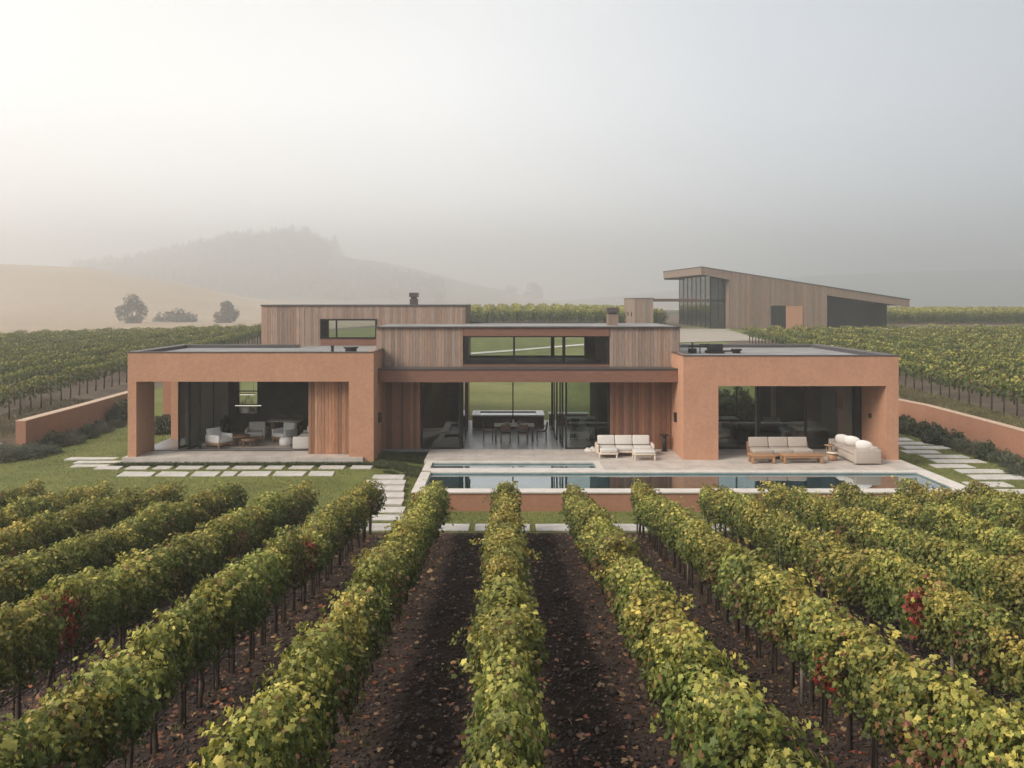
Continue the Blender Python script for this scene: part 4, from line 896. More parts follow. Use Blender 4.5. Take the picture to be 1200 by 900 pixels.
rtable('coffee_table', 'smaller round wooden coffee table in front of the larger one', -11.15, 37.15, .34, .34, M['teak'])
o = thing('sofa', 'white sofa partly behind the cedar screen of the left room', 'sofa', (-8.6, 37.35, ZL), R(-90))
m = MB(); m.rbox(-.85, .85, -.45, .45, .05, .32, r=.04); m.build('base', M['fabric'], o, local=True)
m = MB(); m.rbox(-.85, .85, .25, .45, .32, .72, r=.05); m.build('backrest', M['fabric'], o, local=True)
for sx in (-1, 1): m = MB(); m.rbox(sx*.95-.1, sx*.95+.1, -.45, .45, .04, .55, r=.04); m.build('armrest', M['fabric'], o, local=True)
for k in range(2): m = MB(); cushion(m, -.84+k*.85, -.84+(k+1)*.85-.01, -.44, .24, .32, .47, .02); m.build('seat_cushion', M['fabric_white'], o, local=True)
mb = MB(); cushion(mb, -.24, .24, -.08, .08, -.18, .18, .06); ob = mb.build('throw_pillow', M['fabric_white']); ob.location = (-8.55, 37.5, ZL+.66); ob.rotation_euler = (R(20), 0, R(-70)); tag(ob, 'pale pillow on the sofa beside the cedar screen', 'pillow')
o = thing('dining_table', 'pale topped dining table at the back of the left room', 'table', (-10.3, 40.0, ZL))
m = MB(); m.rbox(-.75, .75, -.45, .45, .72, .77, r=.01); m.build('table_top', M['pale_wood'], o, local=True)
m = MB(); m.rbox(-.62, -.42, -.3, .3, 0, .72, r=.01); m.build('leg', M['teak'], o, local=True); m = MB(); m.rbox(.42, .62, -.3, .3, 0, .72, r=.01); m.build('leg', M['teak'], o, local=True)
for k, x_ in enumerate((-10.7, -9.95)):
    o = thing('dining_chair', f'dark chair on the {["left", "right"][k]} of the table at the back of the left room', 'chair', (x_, 40.75, ZL))
    m = MB(); m.rbox(-.22, .22, -.2, .2, .43, .48, r=.01); m.build('seat', M['dark_wood'], o, local=True)
    m = MB(); m.rbox(-.2, .2, .18, .22, .55, .95, r=.01); m.build('backrest', M['dark_wood'], o, local=True)
    for sx in (-1, 1):
        for sy, hh in ((-1, .43), (1, .95)): m = MB(); m.rbox(sx*.19-.02, sx*.19+.02, sy*.18-.02, sy*.18+.02, 0, hh, r=.005); m.build('leg', M['dark_wood'], o, local=True)
o = thing('plant_pot', 'tall dark pot with a bushy plant by the grey wall of the left room', 'plant pot', (-13.1, 40.2, ZL))
m = MB(); m.tube([(0, 0, 0), (0, 0, .5), (0, 0, .55), (0, 0, .5)], [.16, .22, .22, .18], 18); m.build('pot', M['black'], o, local=True); POTTED = o
for k, (x0, x1, y_, z_, lab) in enumerate(((-12.65, -11.9, 40.6, 2.02, 'upper linear pendant lamp with a pale glowing tube in the left room'), (-12.55, -11.3, 39.6, 1.62, 'lower and longer linear pendant lamp in the left room'))):
    o = thing('pendant_lamp', lab, 'lamp', ((x0+x1)/2, y_, z_)); h_ = (x1-x0)/2
    m = MB(); m.rbox(-h_, h_, -.03, .03, .0, .04, r=.01); m.build('lamp_body', M['black'], o, local=True)
    m = MB(); m.rbox(-h_+.02, h_-.02, -.036, .02, -.028, -.002, r=.01); m.build('tube', M['lamp'], o, local=True)
    m = MB(); m.tube([(-h_*.8, 0, .04), (-h_*.8, 0, 3.178-z_)], .006, 5); m.tube([(h_*.8, 0, .04), (h_*.8, 0, 3.178-z_)], .006, 5); m.build('cable', M['black'], o, local=True)

o = thing('rug', 'dark woven rug under the round coffee tables of the left room', 'rug', (-11.5, 37.9, .118))
m = MB(); m.rbox(-1.9, 2.2, -1.1, 1.2, 0, .015, r=.005, smooth=False); m.build('rug_weave', M['fabric_tan'], o, local=True)
o = thing('bookcase', 'dark open bookcase against the back wall of the left room', 'bookcase', (-8.3, 41.6, ZL))
m = MB(); m.box(-1.2, 1.2, .14, .18, 0, 2.6); m.build('back_panel', M['dark_wood'], o, local=True)
for k in range(4): m = MB(); m.box(-1.2+.78*k, -1.14+.78*k, -.15, .14, 0, 2.6); m.build('side_panel', M['dark_wood'], o, local=True)
for k in range(6): m = MB(); m.box(-1.13, 1.13, -.14, .138, .1+.48*k, .13+.48*k); m.build('shelf', M['teak'], o, local=True)
rb = random.Random(8)
for k in range(9):
    x_ = -1.0+rb.random()*2.0; sh = rb.randrange(5); hh = rb.uniform(.12, .26)
    m = MB(); m.rbox(-.05-rb.random()*.08, .06, -.08, .08, 0, hh, r=.01); ob = m.build('storage_box', M[rb.choice(['fabric', 'ceramic', 'fabric_tan', 'teak'])]); ob.location = (-8.3+(-.95+.235*k), 41.58, ZL+.131+.48*sh)
    tag(ob, f'small pale box, {ORD[k]} from the left on the shelves of the dark bookcase', 'box', 'boxes on the bookcase')
armchair('pale low armchair nearest the dining table of the left room', -9.95, 38.5, R(-30), M['fabric_white'], .8)
for k, (x_, y_) in enumerate(((-12.55, 38.4), (-9.6, 37.35))):
    o = thing('pouf', f'low round fabric pouf {["left of the far armchair", "in front of the sofa"][k]} in the left room', 'pouf', (x_, y_, ZL+.012))
    m = MB(); m.tube([(0, 0, 0), (0, 0, .08), (0, 0, .26), (0, 0, .36), (0, 0, .37)], [.22, .28, .28, .22, .05], 22); m.build('cushion', M['fabric_white' if k else 'fabric_tan'], o, local=True)
o = thing('floor_lamp', 'slim black floor lamp with pale shade behind the far armchair', 'lamp', (-11.95, 39.3, ZL))
m = MB(); m.tube([(0, 0, 0), (0, 0, .02)], .15, 18); m.tube([(0, 0, .02), (0, 0, 1.25)], .012, 8); m.build('stand', M['black'], o, local=True)
m = MB(); m.tube([(0, 0, 1.2), (0, 0, 1.45)], [.19, .14], 20); m.build('lamp_shade', M['fabric_white'], o, local=True)
# right centre room: counter and stools
o = thing('kitchen_counter', 'grey stone kitchen counter behind the right glass door of the centre', 'counter', (3.75, 40.6, .004))
m = MB(); m.rbox(-.65, .5, -.3, .3, 0, .86, r=.01, smooth=False); m.build('base', M['plaster'], o, local=True)
m = MB(); m.rbox(-.9, .55, -.38, .38, .862, .91, r=.01, smooth=False); m.build('worktop', M['coping'], o, local=True)
for k, (x_, y_, lab) in enumerate(((3.25, 39.75, 'black bar stool left of the other at the kitchen counter'), (3.95, 39.7, 'black bar stool nearest the cedar wall at the kitchen counter'))):
    o = thing('bar_stool', lab, 'stool', (x_, y_, .004), R(180))
    m = MB(); m.rbox(-.2, .2, -.2, .2, .62, .68, r=.02); m.build('seat', M['black'], o, local=True)
    m = MB(); m.rbox(-.2, .2, .18, .22, .7, 1.0, r=.02); m.build('backrest', M['black'], o, local=True)
    m = MB(); m.tube([(0, 0, .02), (0, 0, .62)], .03, 10); m.tube([(0, 0, 0), (0, 0, .025)], .2, 18); m.build('pedestal', M['black'], o, local=True)
# right wing interior
o = thing('sofa', 'black sofa inside the right wing behind the taupe sofa', 'sofa', (11.9, 39.2, .006))
m = MB(); m.rbox(-1.1, 1.1, -.4, .45, .05, .42, r=.04); m.build('base', M['fabric_dark'], o, local=True); m = MB(); m.rbox(-1.1, 1.1, .25, .45, .42, .8, r=.04); m.build('backrest', M['fabric_dark'], o, local=True)
for sx in (-1, 1): m = MB(); m.rbox(sx*1.2-.1, sx*1.2+.1, -.4, .45, .05, .6, r=.04); m.build('armrest', M['fabric_dark'], o, local=True)
armchair('white armchair at the left inside the right wing', 9.75, 39.3, R(15), M['fabric_white'], .9).location.z = .006
armchair('pale armchair behind the middle glass of the right wing', 12.9, 41.2, R(-10), M['fabric'], .9).location.z = .006
o = thing('bed', 'low bed with crumpled pale linen inside the right end of the right wing', 'bed', (14.3, 40.6, .006))
m = MB(); m.rbox(-.8, .75, -.95, .95, .08, .36, r=.02); m.build('bed_frame', M['dark_wood'], o, local=True)
m = MB(); m.rbox(-.78, .73, -.93, .93, .36, .62, puff=.05); m.build('duvet', M['fabric'], o, local=True)
o = thing('dining_table', 'dark dining table at the left inside the right wing', 'table', (10.3, 41.6, .006))
m = MB(); m.rbox(-1.0, 1.0, -.45, .45, .72, .77, r=.01); m.build('table_top', M['pale_wood'], o, local=True)
for sx in (-1, 1): m = MB(); m.rbox(sx*.8-.06, sx*.8+.06, -.3, .3, 0, .72, r=.01); m.build('leg', M['dark_wood'], o, local=True)
o = thing('picture', 'small dark framed picture on the pale side wall inside the right wing', 'picture', (15.24, 38.9, 1.9))
m = MB(); m.box(-.03, 0, -.42, .42, -.35, .35); m.build('frame', M['black'], o, local=True); m = MB(); m.box(-.036, -.031, -.36, .36, -.29, .29); m.build('canvas', M['fabric_dark'], o, local=True)

# ================================================================== BARN
BA = math.atan2(1.6, 17.0)*1.0
B = thing('barn', 'long timber clad winery barn with a sloping mono pitch roof on the rise behind', 'barn', (24.2, 105.0, 3.0), R(5.2))
# local frame: +x along the long face (to the right), +y into the building
zr = lambda x: 7.62-4.0*x/26.8            # top of roof
wd = M['wood_barn']
m = MB(); cladding(m, 3.55, 16.0, .05, 0, 0.0, bw=(.28, .42), th=.05, rnd=random.Random(41), var=.16, ztop=lambda x: zr(x)-.02)
m.prism([(3.55, -.5), (16.0, -.5), (16.0, zr(16)-.25), (3.55, zr(3.55)-.25)], 0.0, 0.25, tint=(.5, .5, .5))
m.box(3.5, 3.75, .25, 16, -.5, 6.6); m.box(15.75, 16, .25, 15, -.5, 4.9)
cladding(m, -.02, 3.55, 6.9, 0, 0.0, bw=(.28, .42), th=.05, rnd=random.Random(43), var=.16, ztop=lambda x: zr(x)-.02)
cladding(m, 16.0, 26.8, 0, 0, 0.0, bw=(.28, .42), th=.05, rnd=random.Random(44), var=.16, ztop=lambda x: zr(x)-.02) if False else None
m.build('wall', wd, B, local=True)
# upper fascia over the glass and over the recess
m = MB(); m.prism([(0, 6.75), (3.55, zr(3.55)-1.0), (3.55, zr(3.55)-.02), (0, zr(0)-.02)], -.03, .1)
m.prism([(16.0, zr(16)-1.05), (26.8, zr(26.8)-.9), (26.8, zr(26.8)-.02), (16.0, zr(16)-.02)], -.03, .1)
m.prism([(-.06, 6.70), (17.0, 6.70), (17.0, 7.60), (-.06, 7.60)], -.06, .06, axis='x') if False else m.box(-.06, .06, .1, 17.0, 6.72, zr(0)-.02)
m.box(.06, 3.5, 16.9, 17.0, 6.5, 7.1); m.build('fascia', wd, B, local=True)
m = MB(); m.prism([(-.1, zr(-.1)-.02), (26.9, zr(26.9)-.02), (26.9, zr(26.9)+.10), (-.1, zr(-.1)+.10)], -.1, 17.1); m.build('roof', M['cap'], B, local=True)
m = MB(); m.prism([(.06, zr(.06)-.75), (26.7, zr(26.7)-.75), (26.7, zr(26.7)-.65), (.06, zr(.06)-.65)], .25, 16.9); m.build('soffit', M['dark_wood'], B, local=True)
# glass corner
for (a, b_, n_, ax) in ((1.5, 14.5, 7, 'y'), (1.6, 3.5, 2, 'x')):
    for k in range(n_+1):
        p = a+(b_-a)*k/n_; m = MB()
        if ax == 'y': m.box(1.5, 1.62, p-.07, p+.07, 0, 6.72)
        else: m.box(p-.05, p+.05, 1.4, 1.52, 0, 6.72)
        m.build('mullion', M['metal'], B, local=True)
m = MB(); m.box(1.54, 1.58, 1.6, 14.4, .1, 6.7); m.box(1.7, 3.4, 1.44, 1.48, .1, 6.7); m.build('pane', M['glass_dark'], B, local=True)
m = MB(); m.box(1.42, 1.68, 1.35, 14.5, 3.35, 3.7); m.box(1.68, 3.5, 1.35, 1.55, 3.35, 3.7); m.box(1.42, 3.5, 1.35, 1.58, 0, .15); m.build('transom', M['metal'], B, local=True)
m = MB(); m.box(3.3, 3.48, 1.6, 14.5, -.2, 6.6); m.box(1.7, 3.3, 14.5, 14.6, -.2, 6.6); m.build('wall', M['plaster_dark'], B, local=True)
m = MB(); m.box(-1.5, 3.5, -.8, 15, -.4, .02); m.build('plinth', M['coping'], B, local=True)
# doors
m = MB(); m.box(8.75, 10.65, -.08, -.055, .05, 2.9); m.build('doorway', M['black'], B, local=True)
m = MB(); m.box(10.68, 12.8, -.16, -.07, .05, 2.85); tag(m.build('sliding_door', st, B, local=True), 'terracotta coloured sliding door')
# recess at the right end
m = MB(); m.prism([(16.05, 0), (23.9, 0), (23.9, zr(23.9)-1.0), (16.05, zr(16.05)-1.0)], 3.0, 3.2); m.box(23.75, 23.95, .2, 3.0, 0, 3.3); m.build('recess_wall', M['black'], B, local=True)
m = MB(); m.box(-1.9, -1.2, 0, 0, 0, 0) if False else m.box(15.6, 24.4, -.3, 3.0, -.4, .05); m.build('plinth', M['coping'], B, local=True)
m = MB(); m.box(8.9, 9.5, 5, 5.6, zr(9)+.1, zr(9)+.45); m.box(9.6, 9.9, 5, 5.3, zr(9.8)+.1, zr(9.8)+.35); m.build('roof_vent', M['black'], B, local=True)

A = thing('outbuilding', 'small flat roofed timber block joined to the barn by a thin beam', 'outbuilding', (15.66, 103.0, 2.9), 0)
m = MB(); cladding(m, 0, 2.2, 0, 3.85, 0, bw=(.25, .36), th=.04, rnd=random.Random(51), var=.14); m.box(0, 2.2, 0, 9, -.4, 3.85, (.7, .7, .7))
cladding(m, 0, 9, 0, 3.85, 0, 'x-', bw=(.25, .36), th=.04, rnd=random.Random(52), var=.14)
m.build('wall', wd, A, local=True)
m = MB(); m.box(-.1, 2.3, -.1, 9.1, 3.852, 3.95); m.build('roof', M['cap'], A, local=True)
m = MB(); m.box(2.3, 7.6, .2, 1.4, 3.5, 3.85); m.build('beam', M['dark_wood'], A, local=True)
m = MB(); m.rbox(-.15, -.05, 2.0, 2.25, 1.7, 2.2, r=.02); m.rbox(-.15, -.05, 5.0, 5.25, 1.7, 2.2, r=.02); m.build('wall_lamp', M['black'], A, local=True)

# ================================================================== VEGETATION
def unit(v): return v/np.maximum(np.linalg.norm(v, axis=1, keepdims=True), 1e-6)
# grape leaf outline (x across, y towards the tip), lobed; vertex 0 is the middle
_lo = [(0, -.12), (.20, -.30), (.42, -.12), (.36, .10), (.52, .30), (.26, .36), (.0, .70), (-.26, .36), (-.52, .30), (-.36, .10), (-.42, -.12), (-.20, -.30)]
LEAF_V = np.array([(0, .12, 0)]+[(x, y, -0.22*(x*x+.6*(y-.1)**2)*2) for x, y in _lo]); LEAF_V[:, 2] += .0
LEAF_F = np.array([(0, i, i+1) for i in range(1, 12)]+[(0, 12, 1)])
OV_V = np.array([(0, -.5, 0), (.34, 0, -.06), (0, .55, 0), (-.34, 0, -.06)]); OV_F = np.array([(0, 1, 2, 3)])
NAR_V = np.array([(0, -.5, 0), (.09, 0, 0), (0, .5, 0.05), (-.09, 0, 0)])
def leaves(P, Nn, T, S, C, LV=LEAF_V, LF=LEAF_F):
    """place leaf template at P with normal Nn, tip direction T, size S, colour C"""
    Nn = unit(Nn); T = unit(T-Nn*np.sum(T*Nn, 1, keepdims=True)); X = np.cross(T, Nn)
    S = S[:, None, None]
    V = P[:, None, :]+S*(LV[None, :, 0, None]*X[:, None, :]+LV[None, :, 1, None]*T[:, None, :]+LV[None, :, 2, None]*Nn[:, None, :])
    k = len(LV); F = LF[None]+(np.arange(len(P))*k)[:, None, None]
    return V.reshape(-1, 3), F.reshape(-1, LF.shape[1]), np.repeat(C, k, axis=0)

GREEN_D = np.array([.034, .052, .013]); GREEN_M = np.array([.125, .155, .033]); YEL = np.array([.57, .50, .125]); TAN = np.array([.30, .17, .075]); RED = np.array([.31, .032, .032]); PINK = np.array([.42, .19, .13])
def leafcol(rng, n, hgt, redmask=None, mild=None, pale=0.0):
    """hgt 0..1 up the canopy; upper leaves are yellower: young growth plus painted top light"""
    y = np.clip(rng.beta(1.5, 2.0, n)*0.56+0.58*hgt**1.6-0.05+pale, 0, 1)[:, None]  # height term paints bright tops and darker lower sides into the leaf colour
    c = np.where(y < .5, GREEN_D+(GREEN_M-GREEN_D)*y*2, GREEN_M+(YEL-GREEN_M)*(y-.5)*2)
    r = rng.random(n)
    c = np.where((r < .035)[:, None], TAN*.8, c)
    if redmask is not None:
        q = (redmask < 1.9) & (rng.random(n) < .40*(1.9-redmask)); c = np.where(q[:, None], (TAN+(RED-TAN)*rng.random(n)[:, None])*rng.uniform(.5, .9, n)[:, None], c)
        q = (redmask < 1.15) & (rng.random(n) < .62); c = np.where(q[:, None], RED*rng.uniform(.35, 1.05, n)[:, None], c)
    if mild is not None:
        q = mild & (rng.random(n) < .45); c = np.where(q[:, None], (TAN+(PINK-TAN)*rng.random(n)[:, None])*rng.uniform(.4, .9, n)[:, None], c)
    return c*rng.uniform(.85, 1.15, n)[:, None]

VL = 0.72
def foliage_arrays(seed, n, size, red=None, mild=None, half=VL/2+.10, LV=LEAF_V, LF=LEAF_F, W=.40, sprays=3, top=1.60, bot=.62, hexp=1.0, pale=0.0):
    rng = np.random.default_rng(seed); P = []; 
    m = int(n*3.2)
    y = rng.uniform(-half, half, m); z = bot+(top-bot)*rng.beta(1.15, .95, m)
    tn = top+.10*np.sin(y*5+seed)+.08*np.sin(y*15+seed*2); bn = bot+.12*np.sin(y*6+seed*3)
    h = (z-bn)/(tn-bn); ok = (h > 0) & (h < 1)
    prof = W*(.62+.55*np.sin(np.clip(h, 0, 1)*2.6+.25))*np.where(h > .82, np.sqrt(np.clip((1.02-h)/.2, 0, 1)), 1)
    s = np.where(rng.random(m) < .5, -1, 1); f = 1-rng.random(m)**np.where(h > .7, 1.0, 1.5)*np.where(h > .7, 1.0, .72)
    lump = .30*np.sin(y*10+z*5+seed+s)*np.sin(z*9+s*2+seed*1.7)+.16*np.sin(y*21+seed*3+s*2)*np.sin(z*17+seed)
    x = s*prof*f*(1+lump)
    hole = np.sin(y*11+seed*1.3+s)*np.sin(z*10+seed*2.1)
    ok &= ~((hole > .72) & (rng.random(m) < .75))
    x, y, z, s, h = [a[ok][:n] for a in (x, y, z, s, h)]
    k = len(x)
    P = np.stack([x, y, z], 1)
    out = np.stack([s*np.clip(np.abs(x)/W, .15, 1), rng.normal(0, .35, k), .35+1.5*np.clip(h-.7, 0, 1)], 1)
    # short shoots sticking out of the canopy
    for q in range(sprays):
        sg = rng.choice([-1, 1]); y0 = rng.uniform(-half*.8, half*.8); z0 = rng.uniform(bot+.35, top-.05); d = unit(np.array([[sg*rng.uniform(.2, 1), rng.normal(0, .4), rng.uniform(-.3, 1.3)]]))[0]
        L = rng.uniform(.12, .30)*(1.8 if rng.random() < .3 else 1); nn = int(10+L*46); t = rng.uniform(0, 1, nn)[:, None]
        st_ = np.array([sg*W*.62, y0, z0]); pp = st_+d*L*t+np.array([0, 0, -.25*L])*t*t+rng.normal(0, .035, (nn, 3))
        P = np.vstack([P, pp]); out = np.vstack([out, d+rng.normal(0, .3, (nn, 3))+[0, 0, .5]]); h = np.append(h, np.clip((pp[:, 2]-bot)/(top-bot)+.15, 0, 1.1))
    k = len(P)
    Nn = unit(out)+rng.normal(0, .42, (k, 3)); T = np.stack([out[:, 0]*.35, rng.normal(0, .5, k), np.full(k, -1.0)], 1)+rng.normal(0, .35, (k, 3))
    S = size*rng.uniform(.45, 1.3, k)
    rm = None; mm = None
    if red is not None: rm = np.linalg.norm((P-np.array(red[:3]))*[.55, 1, .62], axis=1)/red[3]*(1+.3*np.sin(P[:, 1]*23)*np.sin(P[:, 2]*19))
    if mild is not None: mm = (np.linalg.norm((P-np.array(mild[:3]))*[.4, 1, 1], axis=1) < mild[3])
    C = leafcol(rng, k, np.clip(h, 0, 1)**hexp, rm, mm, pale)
    return leaves(P, Nn, T, S, C, LV, LF)

def fol_mesh(name, arr, mat):
    V, F, C = arr; o = np_mesh(name, V, F, mat, tint=C); me = o.data; bpy.data.objects.remove(o); return me
NV = 12
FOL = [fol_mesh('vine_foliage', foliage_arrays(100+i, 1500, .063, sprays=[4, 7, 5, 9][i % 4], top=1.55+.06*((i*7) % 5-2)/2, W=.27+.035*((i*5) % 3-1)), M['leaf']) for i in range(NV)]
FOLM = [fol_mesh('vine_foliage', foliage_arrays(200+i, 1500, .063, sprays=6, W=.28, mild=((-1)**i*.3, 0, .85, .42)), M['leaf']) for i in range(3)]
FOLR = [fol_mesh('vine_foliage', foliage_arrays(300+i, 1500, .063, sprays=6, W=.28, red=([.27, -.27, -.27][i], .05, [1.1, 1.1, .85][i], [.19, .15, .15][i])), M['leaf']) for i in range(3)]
def trunk_mesh(seed):
    rnd = random.Random(seed); m = MB(); w_ = lambda a: rnd.uniform(-a, a)
    pts = [(0, 0, -.12), (w_(.01), w_(.01), .05), (w_(.025), w_(.03), .3), (w_(.02), w_(.03), .55), (w_(.02), w_(.03), .78)]
    m.tube(pts, [.042, .034, .028, .030, .026], 8)
    for s in (-1, 1): m.tube([pts[-1], (w_(.03), s*.12, .86+w_(.03)), (w_(.03), s*.24, .88), (w_(.03), s*.36, .89)], [.024, .02, .017, .012], 6)
    for s in range(3): y_ = w_(.3); m.tube([(0, y_, .88), (w_(.12), y_+w_(.08), 1.2), (w_(.15), y_+w_(.1), 1.5)], [.008, .006, .003], 5)
    m.tube([(.045, .02, -.1), (.045, .02, 1.25)], .011, 5)        # the thin stake it is tied to
    o = m.build('trunk', M['bark']); me = o.data; bpy.data.objects.remove(o); return me
TRK = [trunk_mesh(i) for i in range(6)]
def child(name, me, parent, loc=(0, 0, 0), rz=0, sc=(1, 1, 1)):
    o = bpy.data.objects.new(name, me); COL.objects.link(o); o.parent = parent; o.location = loc; o.rotation_euler = (0, 0, rz); o.scale = sc; return o
ROWN = {0: 'the central row'}
for n_ in range(1, 9):
    ROWN[n_] = f'the {ORD[n_-1]} row right of centre'; ROWN[-n_] = f'the {ORD[n_-1]} row left of centre'
REDS = {(-3, 11.7): (2, 1), (-2, 15.9): (9, 1), (-2, 17.0): (0, 1), (3, 12.0): (1, 1), (2, 10.0): (3, 1), (2, 14.0): (10, 1), (-5, 20.9): (9, 1), (-1, 9.5): (11, 1), (-2, 19.5): (9, 1)}
nvine = 0
rv = random.Random(5)
for n_ in range(-8, 9):
    xr = 2.06*n_
    y = 26.0; k = 0
    ys = []
    while y > 4.7: ys.append(y); y -= VL
    # red clusters: nearest vine
    special = {}
    for (rn, yy), (c_, _) in REDS.items():
        if rn == n_: special[min(range(len(ys)), key=lambda i: abs(ys[i]-yy))] = c_
    for k, y in enumerate(ys):
        px = 592+1000*xr/y
        lim = 330/y*1.0+45
        if px < -lim or px > 1200+lim: continue
        sp = special.get(k)
        if sp is not None:
            me = {2: FOLR[0], 1: FOLR[1], 3: FOLR[2], 0: FOLR[0], 9: FOLM[0], 10: FOLM[1], 11: FOLM[2]}[sp]
            look = 'crimson patched' if sp < 9 else 'bronze tinged'
            gv = thing('grapevine', f'{look} grapevine, {ORD[k]} from the path end in {ROWN[n_]}', 'vine', (xr, y, float(H_front(xr, y))), 0, 'grapevines of the foreground rows')
            rz = 0 if (sp != 11) else math.pi
        else:
            me = FOL[rv.randrange(NV)] if rv.random() > .13 else FOLM[rv.randrange(3)]; rz = rv.choice([0, math.pi])
            gv = thing('grapevine', f'green grapevine, {ORD[k]} from the path end in {ROWN[n_]}', 'vine', (xr, y, float(H_front(xr, y))), 0, 'grapevines of the foreground rows')
        child('trunk', TRK[rv.randrange(6)], gv, (rv.uniform(-.04, .04), rv.uniform(-.05, .05), 0), rv.choice([0, math.pi]), (1, 1, 1))
        s_ = rv.uniform(.92, 1.08); child('foliage', me, gv, (rv.uniform(-.035, .035), 0, 0), rz, (rv.uniform(.82, 1.2), 1, s_))
        nvine += 1
print('foreground vines', nvine)
# training wires, drip line and a few end posts of each row
for n_ in range(-8, 9):
    xr = 2.06*n_; y1 = 26.3; y0_ = max(4.8, abs(xr)/.66-1.2)
    if y0_ > 25: continue
    t = thing('trellis', f'posts, wires and black drip line of {ROWN[n_]}', 'trellis', (xr, y1, float(H_front(xr, y1))), 0, 'trellises of the foreground rows')
    z0, z1 = float(H_front(0, y1)), float(H_front(0, y0_))
    for hz in (.9, 1.3): m = MB(); m.tube([(xr, y1, z0+hz), (xr, y0_, z1+hz)], .0028, 4); m.build('wire', M['cap'], t)
    m = MB(); pts = []; yy = y1
    while yy > y0_: pts.append((xr+.03, yy, float(H_front(0, yy))+.45-.02*math.sin(yy*8.7))); yy -= .36
    m.tube(pts, .009, 5); m.build('drip_line', M['black'], t)
    yy = y1
    while yy > y0_:
        m = MB(); zz_ = float(H_front(0, yy)); m.tube([(xr-.05, yy, zz_-.2), (xr-.05, yy, zz_+1.42)], .026, 8); m.build('post', M['post'], t); yy -= 7.3

# ---- background vineyards
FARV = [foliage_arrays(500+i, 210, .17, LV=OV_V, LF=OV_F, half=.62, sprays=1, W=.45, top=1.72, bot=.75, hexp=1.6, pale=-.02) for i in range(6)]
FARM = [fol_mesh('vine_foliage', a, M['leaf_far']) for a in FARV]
def far_trunk():
    m = MB(); m.tube([(0, 0, -.1), (.02, .01, .45), (0, 0, 1.0)], [.05, .04, .035], 6); o = m.build('trunk', M['bark']); me = o.data; bpy.data.objects.remove(o); return me
FTRK = far_trunk()
def vis(x, y, mrg=50): px = 592+1000*x/y; return -mrg < px < 1200+mrg
def far_field(rows, y_start, y_end_f, step, ind_rows, label, group, stuff_name, stuff_label, first=0, cat='vine'):
    P = []; cnt = 0
    for ri, xr in enumerate(rows):
        y = y_start+rv.uniform(0, .5); k = 0
        while y < y_end_f(xr):
            if vis(xr, y):
                z = H(xr, y)
                if ri in ind_rows and k < ind_rows[ri]:
                    gv = thing('grapevine', f'grapevine, {ORD[k] if k < 32 else "further"} from the near end in {label[ri]}', 'vine', (xr, y, z), 0, group)
                    child('trunk', FTRK, gv); child('foliage', FARM[rv.randrange(6)], gv, (0, 0, 0), rv.choice([0, math.pi]), (rv.uniform(.9, 1.1), 1, rv.uniform(.92, 1.06)))
                    cnt += 1; k += 1
                else: P.append((xr, y, z))
            y += step+rv.uniform(-.08, .08)
    return P, cnt
def stuff_field(name, P, label, mat=M['leaf_far'], hs=1.0, src=None):
    src = src or FARV
    Vs = []; Fs = []; Cs = []; off = 0
    rng = np.random.default_rng(len(P))
    tv = np.array([(-.05, 0, -.1), (.05, 0, -.1), (.04, 0, 1.0), (-.04, 0, 1.0), (0, -.05, -.1), (0, .05, -.1), (0, .04, 1.0), (0, -.04, 1.0)]); tf = np.array([(0, 1, 2, 3), (4, 5, 6, 7)])
    for (x, y, z) in P:
        V, F, C = src[rng.integers(len(src))]
        sg = rng.choice([-1, 1]); V = V*[sg, sg, 1]*[rng.uniform(.9, 1.12), 1, rng.uniform(.92, 1.06)*hs]
        Vs += [V+[x, y, z], tv*[1, 1, hs]+[x, y, z]]; Fs += [F+off, tf+off+len(V)]; Cs += [C*rng.uniform(.85, 1.15), np.tile([.05, .035, .025], (8, 1))]; off += len(V)+8
    return tag(np_mesh(name, np.vstack(Vs), np.vstack(Fs), mat, tint=np.vstack(Cs)), label, 'vineyard', kind='stuff')
lrows = [-24.6-2.7*i for i in range(16)]; rrows = [24.0+2.5*i for i in range(18)]
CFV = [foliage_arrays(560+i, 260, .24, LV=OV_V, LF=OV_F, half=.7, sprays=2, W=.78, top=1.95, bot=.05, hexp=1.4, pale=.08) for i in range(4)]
LL, c1 = far_field(lrows, 38.0, lambda x: 100-.28*(abs(x)-24), 1.0, {0: 22}, {0: 'the front row of the left hillside'}, 'grapevines of the left hillside front row', '', '')
# the right field: its near rows start further up where the wall's bank lies
RR, c2 = far_field(rrows, 36.0, lambda x: 84+.22*(x-24), 1.0, {0: 30}, {0: 'the front row of the right hillside'}, 'grapevines of the right hillside front row', '', '')
print('far individuals', c1, c2, 'stuff vines', len(LL), len(RR))
stuff_field('vineyard_rows', LL, 'rows of green vines on the slope left of the house')
stuff_field('vineyard_rows', RR, 'rows of green vines on the slope right of the house')
CC = []; DD = []
for i in range(15):
    xr = -8.6+2.06*i
    y = 111.0
    while y < 135:
        if i > 2 or True: CC.append((xr, y, float(H_outer(xr, y)) + .15))
        y += 1.2
stuff_field('vineyard_rows', CC, 'row ends of vines on the rise behind the centre of the house', hs=1.0, src=CFV)
for i in range(60):
    xr = 40+2.06*i; y = 125.0
    while y < 150:
        if vis(xr, y, 10): DD.append((xr, y, float(H_outer(xr, y))+.2))
        y += 1.5
stuff_field('vineyard_rows', DD, 'far strip of vines along the right horizon', hs=1.0, src=CFV)

